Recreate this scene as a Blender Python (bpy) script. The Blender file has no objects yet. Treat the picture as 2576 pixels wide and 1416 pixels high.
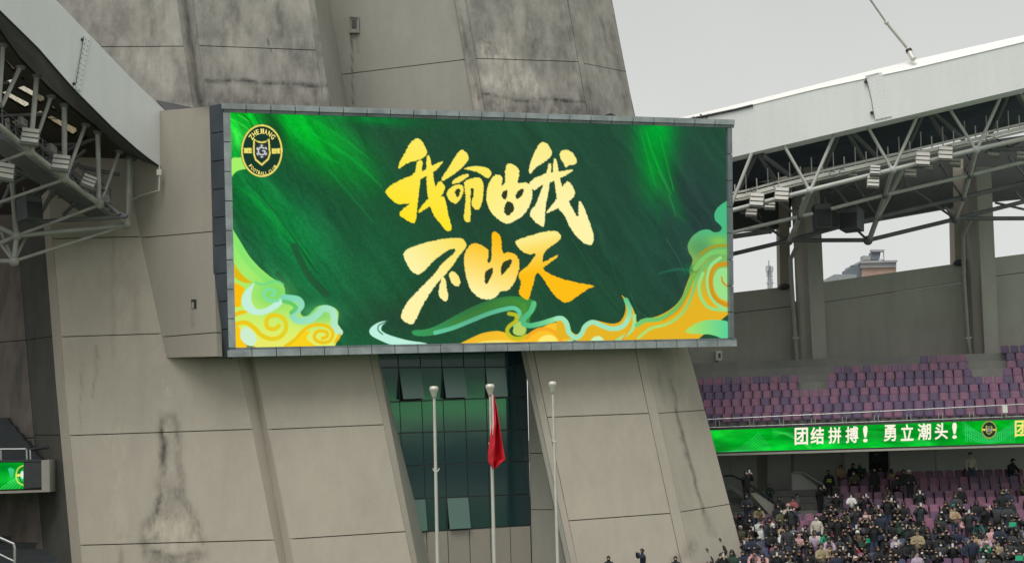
import bpy, bmesh, math, random
import numpy as np
from mathutils import Vector, Matrix
from mathutils.geometry import tessellate_polygon

# ------------------------------------------------------------------ camera, light, exposure
SC = bpy.context.scene
COL = SC.collection
W_, H_, F_ = 2576.0, 1416.0, 3700.0        # traced picture frame and focal length in its pixels
CAM = Vector((0, 0, 9.0))
PITCH, ROLL = math.radians(6.05), 0.027
f0 = Vector((0, math.cos(PITCH), math.sin(PITCH)))
r0 = Vector((1, 0, 0)); u0 = r0.cross(f0)
RGT = (r0 * math.cos(ROLL) - u0 * math.sin(ROLL)); UPV = (u0 * math.cos(ROLL) + r0 * math.sin(ROLL))
cam_d = bpy.data.cameras.new('camera'); cam = bpy.data.objects.new('camera', cam_d); COL.objects.link(cam)
M = Matrix((RGT, UPV, -f0)).transposed().to_4x4(); M.translation = CAM
cam.matrix_world = M
cam_d.sensor_width = 36; cam_d.lens = F_ / W_ * 36; cam_d.clip_start = 0.5; cam_d.clip_end = 6000
SC.camera = cam
SUN_EL, SUN_AZ = math.radians(62), math.radians(205)     # azimuth clockwise from +Y
world = bpy.data.worlds.new('World'); SC.world = world; world.use_nodes = True
wn = world.node_tree; bg = wn.nodes['Background']
sky = wn.nodes.new('ShaderNodeTexSky'); sky.sky_type = 'NISHITA'; sky.sun_disc = False
sky.sun_elevation = SUN_EL; sky.sun_rotation = SUN_AZ; sky.dust_density = 6.0; sky.air_density = 1.5
hs = wn.nodes.new('ShaderNodeHueSaturation'); hs.inputs['Saturation'].default_value = 0.1
mx = wn.nodes.new('ShaderNodeMix'); mx.data_type = 'RGBA'; mx.inputs[0].default_value = 0.86
mx.inputs[7].default_value = (9.3, 9.5, 9.2, 1)
tcw = wn.nodes.new('ShaderNodeTexCoord'); sx = wn.nodes.new('ShaderNodeSeparateXYZ'); wn.links.new(tcw.outputs['Generated'], sx.inputs[0])
rw_ = wn.nodes.new('ShaderNodeValToRGB'); rw_.color_ramp.elements[0].position = .02; rw_.color_ramp.elements[0].color = (1, 1, 1, 1); rw_.color_ramp.elements[1].position = .32; rw_.color_ramp.elements[1].color = (.78, .79, .78, 1)
wn.links.new(sx.outputs[2], rw_.inputs[0])
cn = wn.nodes.new('ShaderNodeTexNoise'); cn.inputs['Scale'].default_value = 5; cn.inputs['Detail'].default_value = 4; wn.links.new(tcw.outputs['Generated'], cn.inputs['Vector'])
cm_ = wn.nodes.new('ShaderNodeMapRange'); cm_.inputs[1].default_value = .3; cm_.inputs[2].default_value = .7; cm_.inputs[3].default_value = .955; cm_.inputs[4].default_value = 1.03; wn.links.new(cn.outputs[0], cm_.inputs[0])
m1 = wn.nodes.new('ShaderNodeMix'); m1.data_type = 'RGBA'; m1.blend_type = 'MULTIPLY'; m1.inputs[0].default_value = 1; wn.links.new(rw_.outputs[0], m1.inputs[6]); wn.links.new(cm_.outputs[0], m1.inputs[7])
m2 = wn.nodes.new('ShaderNodeMix'); m2.data_type = 'RGBA'; m2.blend_type = 'MULTIPLY'; m2.inputs[0].default_value = 1; m2.inputs[6].default_value = (11.9, 12.05, 11.9, 1); wn.links.new(m1.outputs[2], m2.inputs[7]); wn.links.new(m2.outputs[2], mx.inputs[7])
wn.links.new(sky.outputs[0], hs.inputs['Color']); wn.links.new(hs.outputs[0], mx.inputs[6])
wn.links.new(mx.outputs[2], bg.inputs[0]); bg.inputs[1].default_value = 0.052
sd = bpy.data.lights.new('sun', 'SUN'); sd.energy = 1.5; sd.angle = math.radians(35); sd.color = (1, .97, .92)
so = bpy.data.objects.new('sun', sd); COL.objects.link(so)
sdir = Vector((math.sin(SUN_AZ) * math.cos(SUN_EL), math.cos(SUN_AZ) * math.cos(SUN_EL), math.sin(SUN_EL)))
so.rotation_euler = sdir.to_track_quat('Z', 'Y').to_euler(); so.location = (0, -20, 80)
SC.view_settings.view_transform = 'Standard'; SC.view_settings.look = 'None'
EXPO = 0.5; SC.view_settings.exposure = EXPO; SC.view_settings.gamma = 1.0; SC.view_settings.use_curve_mapping = False
SC.render.engine = 'CYCLES'; SC.cycles.max_bounces = 6; SC.cycles.diffuse_bounces = 4
SC.cycles.use_denoising = True
random.seed(7); RNG = np.random.default_rng(7)

# ------------------------------------------------------------------ points
def ray(x, y):
    return f0 * F_ + RGT * (x - W_ / 2) - UPV * (y - H_ / 2)
def P(x, y, Y):                      # the point of the sight line at world depth Y
    d = ray(x, y); return CAM + d * (Y / d.y)
def PD(x, y, dep):
    return CAM + ray(x, y) * (dep / F_)
def PZ(x, y, z):
    d = ray(x, y); return CAM + d * ((z - CAM.z) / d.z)
def s2l(c): return c / 12.92 if c <= 0.04045 else ((c + .055) / 1.055) ** 2.4
def RGB(r, g, b): return (s2l(r / 255), s2l(g / 255), s2l(b / 255), 1)

# ------------------------------------------------------------------ objects
def tag(o, label=None, cat=None, group=None, kind=None):
    if label: o['label'] = label
    if cat: o['category'] = cat
    if group: o['group'] = group
    if kind: o['kind'] = kind
    return o
def empty(name, loc, label, cat, group=None):
    o = bpy.data.objects.new(name, None); COL.objects.link(o); o.location = loc; o.empty_display_size = .3
    return tag(o, label, cat, group)
def link(name, me, parent=None, mats=None):
    if mats is not None and not me.materials:
        for m in (mats if isinstance(mats, (list, tuple)) else [mats]): me.materials.append(m)
    o = bpy.data.objects.new(name, me); COL.objects.link(o)
    if parent is not None:
        o.parent = parent; o.matrix_parent_inverse = Matrix.Translation(-Vector(parent.location)) if parent.parent is None else parent.matrix_parent_inverse.copy()
    return o
def mesh(name, V, Fc):
    me = bpy.data.meshes.new(name); me.from_pydata([tuple(v) for v in V], [], Fc); me.update(); return me
class MB:
    def __init__(s): s.V = []; s.F = []; s.S = []
    def add(s, V, F, smooth=False):
        n = len(s.V); s.V += [Vector(v) for v in V]; s.F += [tuple(i + n for i in f) for f in F]; s.S += [smooth] * len(F); return s
    def quadbox(s, a, b, c, d, back):         # front face a b c d (clockwise seen from the front), pushed back by vector
        a, b, c, d = map(Vector, (a, b, c, d)); k = Vector(back)
        return s.add([a, b, c, d, a + k, b + k, c + k, d + k],
                     [(0, 3, 2, 1), (4, 5, 6, 7), (0, 1, 5, 4), (1, 2, 6, 5), (2, 3, 7, 6), (3, 0, 4, 7)])
    def prism(s, pts, back):
        pts = [Vector(p) for p in pts]; k = Vector(back); n = len(pts)
        return s.add(pts + [p + k for p in pts], [tuple(range(n))[::-1], tuple(range(n, 2 * n))] + [(i, (i + 1) % n, n + (i + 1) % n, n + i) for i in range(n)])
    def box(s, c, size, R=None):
        c = Vector(c); hx, hy, hz = [v / 2 for v in size]; R = R or Matrix.Identity(3)
        V = [c + R @ Vector((x, y, z)) for z in (-hz, hz) for x, y in ((-hx, -hy), (hx, -hy), (hx, hy), (-hx, hy))]
        return s.add(V, [(0, 3, 2, 1), (4, 5, 6, 7), (0, 1, 5, 4), (1, 2, 6, 5), (2, 3, 7, 6), (3, 0, 4, 7)])
    def tube(s, a, b, r, r2=None, n=8, caps=True):
        a, b = Vector(a), Vector(b); r2 = r if r2 is None else r2
        d = (b - a).normalized(); u = d.orthogonal().normalized(); v = d.cross(u)
        V = []
        for p, q in ((a, r), (b, r2)):
            V += [p + (u * math.cos(t) + v * math.sin(t)) * q for t in [2 * math.pi * i / n for i in range(n)]]
        F = [(i, (i + 1) % n, n + (i + 1) % n, n + i) for i in range(n)]
        s.add(V, F, True)
        if caps: s.add(V[:n], [tuple(range(n))[::-1]]); s.add(V[n:], [tuple(range(n))])
        return s
    def path(s, pts, r, n=6):
        for a, b in zip(pts, pts[1:]): s.tube(a, b, r, n=n)
        for p in pts[1:-1]: s.ball(p, r * 1.02, 6, 4)
        return s
    def ball(s, c, r, n=10, m=7, sc=(1, 1, 1)):
        c = Vector(c); V = []; F = []
        for j in range(m + 1):
            ph = math.pi * j / m
            for i in range(n):
                t = 2 * math.pi * i / n
                V.append(c + Vector((math.sin(ph) * math.cos(t) * sc[0], math.sin(ph) * math.sin(t) * sc[1], math.cos(ph) * sc[2])) * r)
        for j in range(m):
            for i in range(n): F.append((j * n + i, (j + 1) * n + i, (j + 1) * n + (i + 1) % n, j * n + (i + 1) % n))
        return s.add(V, F, True)
    def lathe(s, c, prof, n=14):
        c = Vector(c); V = []; F = []
        for r, z in prof:
            V += [c + Vector((r * math.cos(2 * math.pi * i / n), r * math.sin(2 * math.pi * i / n), z)) for i in range(n)]
        for j in range(len(prof) - 1):
            for i in range(n): F.append((j * n + i, j * n + (i + 1) % n, (j + 1) * n + (i + 1) % n, (j + 1) * n + i))
        return s.add(V, F, True)
    def mesh(s, name):
        me = mesh(name, s.V, s.F); me.polygons.foreach_set('use_smooth', s.S); return me
    def build(s, name, mat, parent=None): return link(name, s.mesh(name), parent, mat)

# ------------------------------------------------------------------ materials
MATS = {}
def nmat(name):
    m = bpy.data.materials.new(name); m.use_nodes = True; return m, m.node_tree, m.node_tree.nodes['Principled BSDF']
def plain(name, col, rough=.6, metal=0, var=.12, scale=3.0, bump=0.0, spec=.5):
    if name in MATS: return MATS[name]
    m, t, p = nmat(name); N = t.nodes; L = t.links
    tc = N.new('ShaderNodeTexCoord'); no = N.new('ShaderNodeTexNoise'); no.inputs['Scale'].default_value = scale; no.inputs['Detail'].default_value = 5
    L.new(tc.outputs['Object'], no.inputs['Vector'])
    r = N.new('ShaderNodeMapRange'); r.inputs[1].default_value = .3; r.inputs[2].default_value = .7; r.inputs[3].default_value = 1 - var; r.inputs[4].default_value = 1 + var
    L.new(no.outputs[0], r.inputs[0])
    mm = N.new('ShaderNodeMix'); mm.data_type = 'RGBA'; mm.blend_type = 'MULTIPLY'; mm.inputs[0].default_value = 1
    mm.inputs[6].default_value = (*col[:3], 1); L.new(r.outputs[0], mm.inputs[7]); L.new(mm.outputs[2], p.inputs['Base Color'])
    p.inputs['Roughness'].default_value = rough; p.inputs['Metallic'].default_value = metal; p.inputs['Specular IOR Level'].default_value = spec
    if bump:
        b = N.new('ShaderNodeBump'); b.inputs['Strength'].default_value = bump; b.inputs['Distance'].default_value = .02
        L.new(no.outputs[0], b.inputs['Height']); L.new(b.outputs[0], p.inputs['Normal'])
    MATS[name] = m; return m
def concrete(name, base, dark, light, mott=.5, streak=.5, scale=.5):
    """cast concrete: cloudy mottling, run-down streaks, fine pores; attribute 'stain' adds the hand placed dirt and 'wash' the pale lime patches"""
    m, t, p = nmat(name); N = t.nodes; L = t.links
    tc = N.new('ShaderNodeNewGeometry')
    def noise(sc, stretch, det=6, rough=.6, off=0):
        mp = N.new('ShaderNodeMapping'); mp.inputs['Scale'].default_value = stretch; mp.inputs['Location'].default_value = (off, off * .7, off * .3)
        L.new(tc.outputs['Position'], mp.inputs[0]); n = N.new('ShaderNodeTexNoise'); n.inputs['Scale'].default_value = sc
        n.inputs['Detail'].default_value = det; n.inputs['Roughness'].default_value = rough; L.new(mp.outputs[0], n.inputs['Vector']); return n.outputs[0]
    def rng(i, a, b, c=0, d=1):
        r = N.new('ShaderNodeMapRange'); r.inputs[1].default_value = a; r.inputs[2].default_value = b; r.inputs[3].default_value = c; r.inputs[4].default_value = d; L.new(i, r.inputs[0]); return r.outputs[0]
    def mix(f, a, b, bt='MIX'):
        x = N.new('ShaderNodeMix'); x.data_type = 'RGBA'; x.blend_type = bt; x.inputs[0].default_value = 1
        if f is not None and not isinstance(f, float): L.new(f, x.inputs[0])
        elif f is not None: x.inputs[0].default_value = f
        for v, k in ((a, 6), (b, 7)):
            if isinstance(v, tuple): x.inputs[k].default_value = v
            else: L.new(v, x.inputs[k])
        return x.outputs[2]
    def mul(a, b):
        q = N.new('ShaderNodeMath'); q.operation = 'MULTIPLY'
        for v, k in ((a, 0), (b, 1)):
            if isinstance(v, (int, float)): q.inputs[k].default_value = v
            else: L.new(v, q.inputs[k])
        return q.outputs[0]
    big = rng(noise(scale, (1, 1, .7)), .35, .68); st = rng(noise(1.3, (1.2, 1.2, .12), 7, .65, 5), .42, .72)
    med = rng(noise(2.2, (1, 1, .5), 8, .7, 11), .4, .66)
    c = mix(mul(big, mott), base, dark); c = mix(mul(st, streak), c, dark); c = mix(mul(med, .35 * mott + .05), c, light)
    at = N.new('ShaderNodeAttribute'); at.attribute_name = 'stain'; fin = rng(noise(2.6, (1, 1, .45), 9, .75, 3), .36, .6, .15, 1)
    c = mix(mul(at.outputs['Fac'], fin), c, (dark[0] * .3, dark[1] * .3, dark[2] * .31, 1))
    aw = N.new('ShaderNodeAttribute'); aw.attribute_name = 'wash'; fw = rng(noise(3.0, (1, 1, .3), 8, .75, 21), .42, .6)
    c = mix(mul(aw.outputs['Fac'], fw), c, (light[0] * 1.25, light[1] * 1.22, light[2] * 1.18, 1))
    fine = rng(noise(14, (1, 1, 1), 4, .6, 2), .3, .7, .97, 1.03); c = mix(None, c, fine, 'MULTIPLY')
    L.new(c, p.inputs['Base Color']); p.inputs['Roughness'].default_value = .92; p.inputs['Specular IOR Level'].default_value = .2
    b = N.new('ShaderNodeBump'); b.inputs['Strength'].default_value = .25; b.inputs['Distance'].default_value = .03
    L.new(noise(6, (1, 1, 1), 8, .7, 1), b.inputs['Height']); L.new(b.outputs[0], p.inputs['Normal'])
    MATS[name] = m; return m
def emis(name, col, s=1.0, attr=None):
    m = bpy.data.materials.new(name); m.use_nodes = True; t = m.node_tree; t.nodes.clear()
    o = t.nodes.new('ShaderNodeOutputMaterial'); e = t.nodes.new('ShaderNodeEmission'); e.inputs[1].default_value = s * 2 ** -EXPO
    if attr:
        a = t.nodes.new('ShaderNodeVertexColor'); a.layer_name = attr; t.links.new(a.outputs[0], e.inputs[0])
    else: e.inputs[0].default_value = col
    t.links.new(e.outputs[0], o.inputs[0]); MATS[name] = m; return m

C_low = concrete('leg_concrete_low', (.47, .42, .352, 1), (.34, .305, .258, 1), (.53, .48, .405, 1), .55, .28, .22)
C_up = concrete('leg_concrete_weathered', (.37, .352, .31, 1), (.135, .134, .125, 1), (.50, .47, .42, 1), .85, .75, .45)
C_mid = concrete('recess_concrete', (.36, .35, .305, 1), (.26, .255, .225, 1), (.40, .39, .34, 1), .5, .3, .3)
C_box = concrete('box_concrete', (.40, .365, .31, 1), (.29, .265, .23, 1), (.44, .405, .345, 1), .35, .2, .3)
C_joint = plain('joint_backing', (.07, .067, .06), .95)  # dark concrete backing behind the panel joints
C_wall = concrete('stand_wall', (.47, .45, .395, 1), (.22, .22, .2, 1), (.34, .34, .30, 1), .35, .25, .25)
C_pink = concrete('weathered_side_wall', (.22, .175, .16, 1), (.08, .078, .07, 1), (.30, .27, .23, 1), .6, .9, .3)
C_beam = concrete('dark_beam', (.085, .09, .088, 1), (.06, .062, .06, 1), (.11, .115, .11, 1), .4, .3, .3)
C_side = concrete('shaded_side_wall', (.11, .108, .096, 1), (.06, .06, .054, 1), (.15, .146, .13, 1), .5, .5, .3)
C_step = concrete('terrace_concrete', (.27, .27, .25, 1), (.17, .17, .16, 1), (.34, .34, .31, 1), .5, .2, .6)
WHITE = concrete('white_girder_paint', (.83, .835, .83, 1), (.70, .71, .70, 1), (.86, .865, .86, 1), .3, .4, .3)
WTOP = plain('white_top_flashing', (.86, .86, .82), .35, var=.04)
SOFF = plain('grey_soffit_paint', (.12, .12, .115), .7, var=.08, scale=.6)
TUBE = plain('grey_tube_paint', (.50, .51, .48), .45, var=.1, scale=1.5)
TUBL = plain('warm_grey_tube_paint', (.37, .365, .33), .45, var=.15, scale=1.5)
TUBD = plain('dark_tube_paint', (.15, .155, .16), .55, var=.15, scale=1.5)
CATW = plain('white_catwalk_paint', (.80, .79, .72), .5, var=.1, scale=2)
DECK = plain('dark_roof_deck', (.06, .078, .105), .6, var=.2, scale=.8)
FRAME = plain('blue_grey_cladding', (.235, .26, .285), .42, .15, var=.25, scale=1.1)
FRAMD = plain('dark_cladding', (.075, .09, .11), .5, .3, var=.15, scale=1.2)
FRAML = plain('weathered_light_cladding', (.40, .435, .455), .5, .05, var=.3, scale=1.3)
BLACK = plain('black_paint', (.02, .021, .023), .6)
DARKG = plain('charcoal_panel', (.05, .053, .058), .6)
STEEL = plain('stainless_rail', (.55, .55, .54), .3, .8, var=.06)
POLE = plain('flagpole_paint', (.62, .60, .55), .38, .1, var=.06, scale=2)
CAPM = plain('flagpole_cap', (.66, .63, .56), .4, .2, var=.06)
LAMPF = plain('floodlight_glass', (.40, .39, .35), .35, var=.06)
LAMPB = plain('floodlight_body', (.20, .20, .19), .6)

# ================================================================== terrain
s = mesh('ground', [(-3000, -3000, 0), (3000, -3000, 0), (3000, 4000, 0), (-3000, 4000, 0)], [(0, 1, 2, 3)])
tag(link('ground', s, None, plain('earth', (.17, .165, .15), .95, scale=.05)), kind='structure')
s = mesh('pitch', [(-70, -15, .02), (75, -15, .02), (75, 52, .02), (-70, 52, .02)], [(0, 1, 2, 3)])
tag(link('pitch', s, None, plain('pitch_grass', (.035, .11, .025), .9, scale=2)), kind='structure')

# ================================================================== concrete tower
def Lb(y): return 62.1 + (900 - y) * .003
def edge(pts, off):
    ys = [p[1] for p in pts]; xs = [p[0] for p in pts]
    def f(y):
        x = float(np.interp(y, ys, xs)) if y >= ys[0] else xs[0] + (xs[1] - xs[0]) / (ys[1] - ys[0]) * (y - ys[0])
        return (x, Lb(y) + off)
    return f
A_ = edge([(58, -80), (88, 290), (114, 620), (140, 958), (181, 1416), (194, 1560)], .5)
A2 = edge([(76, -80), (107, 290), (133, 606), (162, 958), (205, 1416), (218, 1560)], 0)
F1 = edge([(434, -80), (445, 0), (487, 270), (540, 600), (605, 927), (703, 1416), (733, 1560)], .7)
Fm = edge([(456, -80), (467, 0), (508, 268), (565, 600), (633, 927), (721, 1416), (749, 1560)], 1.25)
F2 = edge([(474, -80), (485, 0), (520, 265), (575, 600), (643, 927), (740, 1416), (768, 1560)], .95)
B1 = edge([(767, -80), (777, 0), (815, 267), (930, 894), (1037, 1416), (1067, 1560)], 2.5)
B_ = edge([(780, -80), (791, 0), (832, 269), (947.6, 892), (1050, 1416), (1078, 1560)], 2.8)
C1 = edge([(1130, -80), (1143, 0), (1192, 281), (1323, 889), (1436, 1416), (1467, 1560)], 4.9)
C2 = edge([(1158, -80), (1171, 0), (1220, 281), (1343, 889), (1452, 1416), (1483, 1560)], 4.8)
D_ = edge([(1415, -80), (1428, 0), (1478, 288), (1609, 930), (1714, 1416), (1746, 1560)], 6.1)
D2 = edge([(1429, -80), (1442, 0), (1492, 290), (1632, 930), (1740, 1416), (1772, 1560)], 6.3)
E_ = edge([(1524, -80), (1539, 0), (1597, 295), (1727, 858), (1783, 1067), (1843, 1295), (1875, 1416), (1914, 1560)], 8.6)
Ml = edge([(785, -80), (797, 0), (838, 270), (960, 900)], 0)
def Mlf(y): return (Ml(y)[0], 71.5)
def Mrf(y): x, Y = C1(y); return (x + 2, Y + .15)
def Ar(y): x, Y = A_(y); return (x, Y + .05)
SX0, SX1 = 50, 86
def Wj(y): return (float(np.interp(y, [560, 664, 958, 1094, 1560], [44, 50.5, 74, 86, 124])), Lb(y) + 2.2)
def Wl(y): return (-60, Lb(y) + 3.4)

def sdist(px, py, pts):
    """distance of arrays of points to a polyline"""
    d = np.full(px.shape, 1e9)
    for (ax, ay), (bx, by) in zip(pts, pts[1:]):
        vx, vy = bx - ax, by - ay; t = np.clip(((px - ax) * vx + (py - ay) * vy) / (vx * vx + vy * vy + 1e-9), 0, 1)
        d = np.minimum(d, np.hypot(px - ax - t * vx, py - ay - t * vy))
    return d
STAINS = [  # polyline, half width, strength
    ([(428, 1060), (428, 1235)], 20, .24), ([(430, 1240), (432, 1300)], 24, .38), ([(395, 1300), (385, 1345)], 17, .42), ([(480, 1295), (497, 1345)], 15, .36), ([(370, 1392), (440, 1420), (500, 1392)], 18, .4),
    ([(590, 20), (600, 100)], 12, .3), ([(700, 10), (710, 90)], 9, .3), ([(380, 20), (385, 110)], 16, .25), ([(300, 10), (310, 90)], 14, .25), ([(440, 130), (455, 250)], 10, .3), ([(1290, 20), (1300, 110)], 9, .3), ([(1360, 60), (1372, 140)], 10, .35), ([(1440, 160), (1462, 250)], 8, .35),
    ([(408, 1055), (409, 1180), (403, 1240), (392, 1290)], 9, .75), ([(447, 1095), (450, 1180), (458, 1240), (475, 1290)], 9, .5),
    ([(392, 1290), (370, 1325), (362, 1365)], 13, .55), ([(475, 1290), (500, 1330), (508, 1360)], 11, .45),
    ([(405, 1045), (440, 1050), (445, 1095)], 10, .35), ([(405, 1225), (450, 1235), (450, 1250)], 14, .5),
    ([(365, 1385), (400, 1392), (440, 1402), (490, 1385)], 8, .7), ([(410, 1400), (440, 1440), (480, 1405)], 12, .6), ([(380, 1416), (372, 1480)], 10, .4),
    ([(240, 870), (246, 905)], 5, .35), ([(283, 600), (283, 900)], 6, .18), ([(340, 700), (345, 840)], 8, .15), ([(240, 910), (232, 1000)], 4, .3),
    ([(300, 1345), (302, 1416)], 7, .3), ([(205, 915), (200, 1080)], 3, .2),
    ([(1700, 1030), (1720, 1110), (1745, 1200), (1770, 1290)], 5, .7), ([(1712, 1100), (1738, 1180), (1762, 1260), (1772, 1310)], 5, .6), ([(1690, 960), (1703, 1040)], 6, .4), ([(1772, 1290), (1790, 1340)], 9, .3),
    ([(515, 200), (640, 208), (760, 212), (825, 215)], 6, .75), ([(520, 262), (830, 268)], 22, .45), ([(560, 235), (562, 262)], 8, .5), ([(640, 225), (642, 262)], 14, .5), ([(730, 225), (732, 262)], 12, .5), ([(790, 225), (796, 262)], 10, .45),
    ([(465, 0), (480, 120), (500, 262)], 6, .5), ([(672, 100), (680, 128)], 1.6, .7), ([(560, 40), (565, 90)], 10, .25),
    ([(1215, 236), (1290, 250), (1360, 252), (1470, 256)], 6, .8), ([(1230, 270), (1480, 290)], 22, .5), ([(1330, 258), (1335, 285)], 12, .5), ([(1400, 260), (1405, 290)], 14, .5), ([(1200, 230), (1210, 250)], 10, .5),
    ([(1158, 20), (1175, 120), (1200, 230)], 4, .5), ([(1208, 90), (1212, 102), (1245, 104)], 1.8, .8), ([(1330, 60), (1335, 130)], 25, .3), ([(1400, 20), (1420, 180)], 25, .25), ([(1270, 0), (1280, 60)], 20, .3),
    ([(1530, 60), (1560, 200), (1575, 280)], 8, .4), ([(1510, 40), (1530, 130)], 6, .4), ([(886, 80), (889, 262)], 2.2, .7), ([(899, 80), (901, 130)], 3, .3),
    ([(487, 775), (487, 820)], 6, .2), ([(1655, 930), (1670, 1010)], 6, .25), ([(1740, 1370), (1700, 1416)], 12, .35),
]
WASHES = [([(1225, 130), (1270, 150), (1300, 180)], 26, .8), ([(1230, 200), (1290, 215), (1330, 205), (1345, 230)], 22, .9), ([(1295, 150), (1310, 175)], 8, .9), ([(1240, 240), (1280, 280)], 22, .6),
          ([(1180, 180), (1205, 270)], 8, .6), ([(1440, 130), (1460, 250)], 16, .35), ([(560, 40), (600, 120)], 24, .25), ([(350, 160), (420, 190)], 40, .25), ([(700, 150), (740, 190)], 30, .25),
          ([(800, 150), (820, 260)], 6, .5), ([(400, 1335), (440, 1330), (480, 1345)], 34, .95), ([(405, 1370), (480, 1368)], 22, .7), ([(660, 1270), (665, 1400)], 6, .2),
          ([(415, 960), (425, 1090)], 8, .5), ([(430, 1100), (430, 1180)], 8, .4), ([(290, 1100), (300, 1350)], 30, .35), ([(300, 640), (320, 900)], 30, .22), ([(1700, 900), (1720, 1010)], 16, .3), ([(1500, 150), (1515, 270)], 6, .3)]
def panel(name, e1, e2, y0, y1, mat, parent, gap=.028, nu=None, nv=None, depth=.22, gapL=None, gapR=None, bulge=0.0, lab=None):
    """a cast slab between two edges; y0, y1 = (y at e1, y at e2) of its upper and lower joint"""
    gl = gap if gapL is None else gapL; gr = gap if gapR is None else gapR
    def pt(u, v):
        a = y0[0] + (y1[0] - y0[0]) * v; b = y0[1] + (y1[1] - y0[1]) * v
        xa, Ya = e1(a); xb, Yb = e2(b); pa = P(xa, a, Ya); pb = P(xb, b, Yb)
        return pa.lerp(pb, u), xa + (xb - xa) * u, a + (b - a) * u
    pa, _, _ = pt(0, .5); pb, _, _ = pt(1, .5); wid = (pb - pa).length
    hgt = (pt(.5, 0)[0] - pt(.5, 1)[0]).length
    if nu is None: nu = max(1, int(wid / .095))
    if nv is None: nv = max(1, int(hgt / .11))
    u0_, u1_, v0_, v1_ = gl / wid, 1 - gr / wid, gap / hgt, 1 - gap / hgt
    V = []; X = []; Yp = []
    for j in range(nv + 1):
        for i in range(nu + 1):
            p, x, y = pt(u0_ + (u1_ - u0_) * i / nu, v0_ + (v1_ - v0_) * j / nv); V.append(p); X.append(x); Yp.append(y)
    n = (V[nu] - V[0]).cross(V[-1] - V[0]).normalized()
    if n.y > 0: n = -n
    Fc = [(j * (nu + 1) + i, (j + 1) * (nu + 1) + i, (j + 1) * (nu + 1) + i + 1, j * (nu + 1) + i + 1) for j in range(nv) for i in range(nu)]
    c = [0, nu, (nv + 1) * (nu + 1) - 1, nv * (nu + 1)]; k = len(V)
    V += [V[i] - n * depth for i in c]; X += [X[i] for i in c]; Yp += [Yp[i] for i in c]
    top = list(range(0, nu + 1)); bot = list(range(nv * (nu + 1), (nv + 1) * (nu + 1)))
    lef = [j * (nu + 1) for j in range(nv + 1)]; rig = [j * (nu + 1) + nu for j in range(nv + 1)]
    Fc += [tuple(top + [k + 1, k]), tuple(bot[::-1] + [k + 3, k + 2]), tuple(lef[::-1] + [k, k + 3]), tuple(rig + [k + 2, k + 1])]
    me = mesh(name, V, Fc)
    px = np.array(X); py = np.array(Yp); px0 = px; st = np.zeros(len(V)); wa = np.zeros(len(V))
    jit = 2.2 * np.sin(px * .045 + py * .06) + 1.8 * np.sin(py * .1 - px * .03)
    for pts, w, k_ in STAINS: w = w * (1.75 if w > 6 else 1.3); st = np.maximum(st, k_ * 1.3 * np.clip(1.2 - sdist(px + jit * .9 * min(1, w / 8), py + jit, pts) / w, 0, 1) ** 1.6)
    for pts, w, k_ in WASHES: wa = np.maximum(wa, k_ * np.clip(1.5 - sdist(px + jit, py, pts) / w, 0, 1))
    for nm, ar in (('stain', np.minimum(st, 1)), ('wash', wa * .7)):
        at = me.attributes.new(nm, 'FLOAT', 'POINT'); at.data.foreach_set('value', ar.astype(np.float32))
    o = link(name, me, parent, mat)
    if lab: o['label'] = lab
    return o
def backing(name, e1, e2, ya, yb, parent, push=.3, mat=None):
    ys = np.linspace(ya, yb, 12); m = MB(); V = []
    for y in ys:
        for e in (e1, e2):
            x, Y = e(y); V.append(P(x, y, Y + .12)); V.append(P(x, y, Y + .12) + Vector((0, push, 0)))
    F = []
    for i in range(11):
        a = i * 4; b = a + 4; F += [(a, b, b + 2, a + 2), (a + 1, a + 3, b + 3, b + 1), (a, a + 1, b + 1, b), (a + 2, b + 2, b + 3, a + 3)]
    return m.add(V, F).build(name, mat or C_joint, parent)
tower = empty('concrete_tower', P(1000, 1500, 66), 'tall tapering two-legged pylon of stained grey concrete panels behind the big screen', 'tower')
T, Bt = -430, 1560
def stack(e1, e2, joints, mats, name='concrete_panel', **k):
    js = joints
    for i in range(len(js) - 1):
        panel(name, e1, e2, js[i], js[i + 1], mats[i], tower, **k)
panel_d = dict(gap=.022)
stack(A_, A2, [(T, T), (290, 290), (600, 600), (1100, 1100), (Bt, Bt)], [C_up, C_low, C_low, C_low], 'edge_strip', gapL=0, gap=.001, gapR=.02)
stack(A2, F1, [(T, T), (119.5, 117), (300, 300)], [C_up, C_up], **panel_d)
stack(A2, F1, [(300, 300), (600.6, 591), (847, 833), (1094.7, 1079), (1370.5, 1357), (Bt, Bt)], [C_low] * 5, **panel_d)
stack(F1, Fm, [(T, T), (300, 300), (900, 900), (Bt, Bt)], [C_up, C_low, C_low], 'fold_strip', gap=.001, gapL=.015, nu=3)
stack(Fm, F2, [(T, T), (300, 300), (900, 900), (Bt, Bt)], [C_up, C_low, C_low], 'fold_strip', gap=.001, gapR=.015, nu=3)
stack(F2, B1, [(T, T), (115.5, 127), (300, 300)], [C_up, C_up], **panel_d)
stack(F2, B1, [(300, 300), (820, 815), (1079.6, 1067.5), (1355, 1336), (Bt, Bt)], [C_low] * 4, **panel_d)
stack(B1, B_, [(T, T), (300, 300), (900, 900), (Bt, Bt)], [C_up, C_low, C_low], 'edge_strip', gap=.001, gapL=.015, nu=2)
stack(Mlf, Mrf, [(T, T), (192, 150), (800, 800)], [C_mid, C_mid], **panel_d)
stack(C1, C2, [(T, T), (300, 300), (900, 900), (Bt, Bt)], [C_up, C_low, C_low], 'edge_strip', gap=.001, gapR=.015, gapL=.012, nu=3)
stack(C2, D_, [(T, T), (147.5, 156), (310, 310)], [C_up, C_up], **panel_d)
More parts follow.
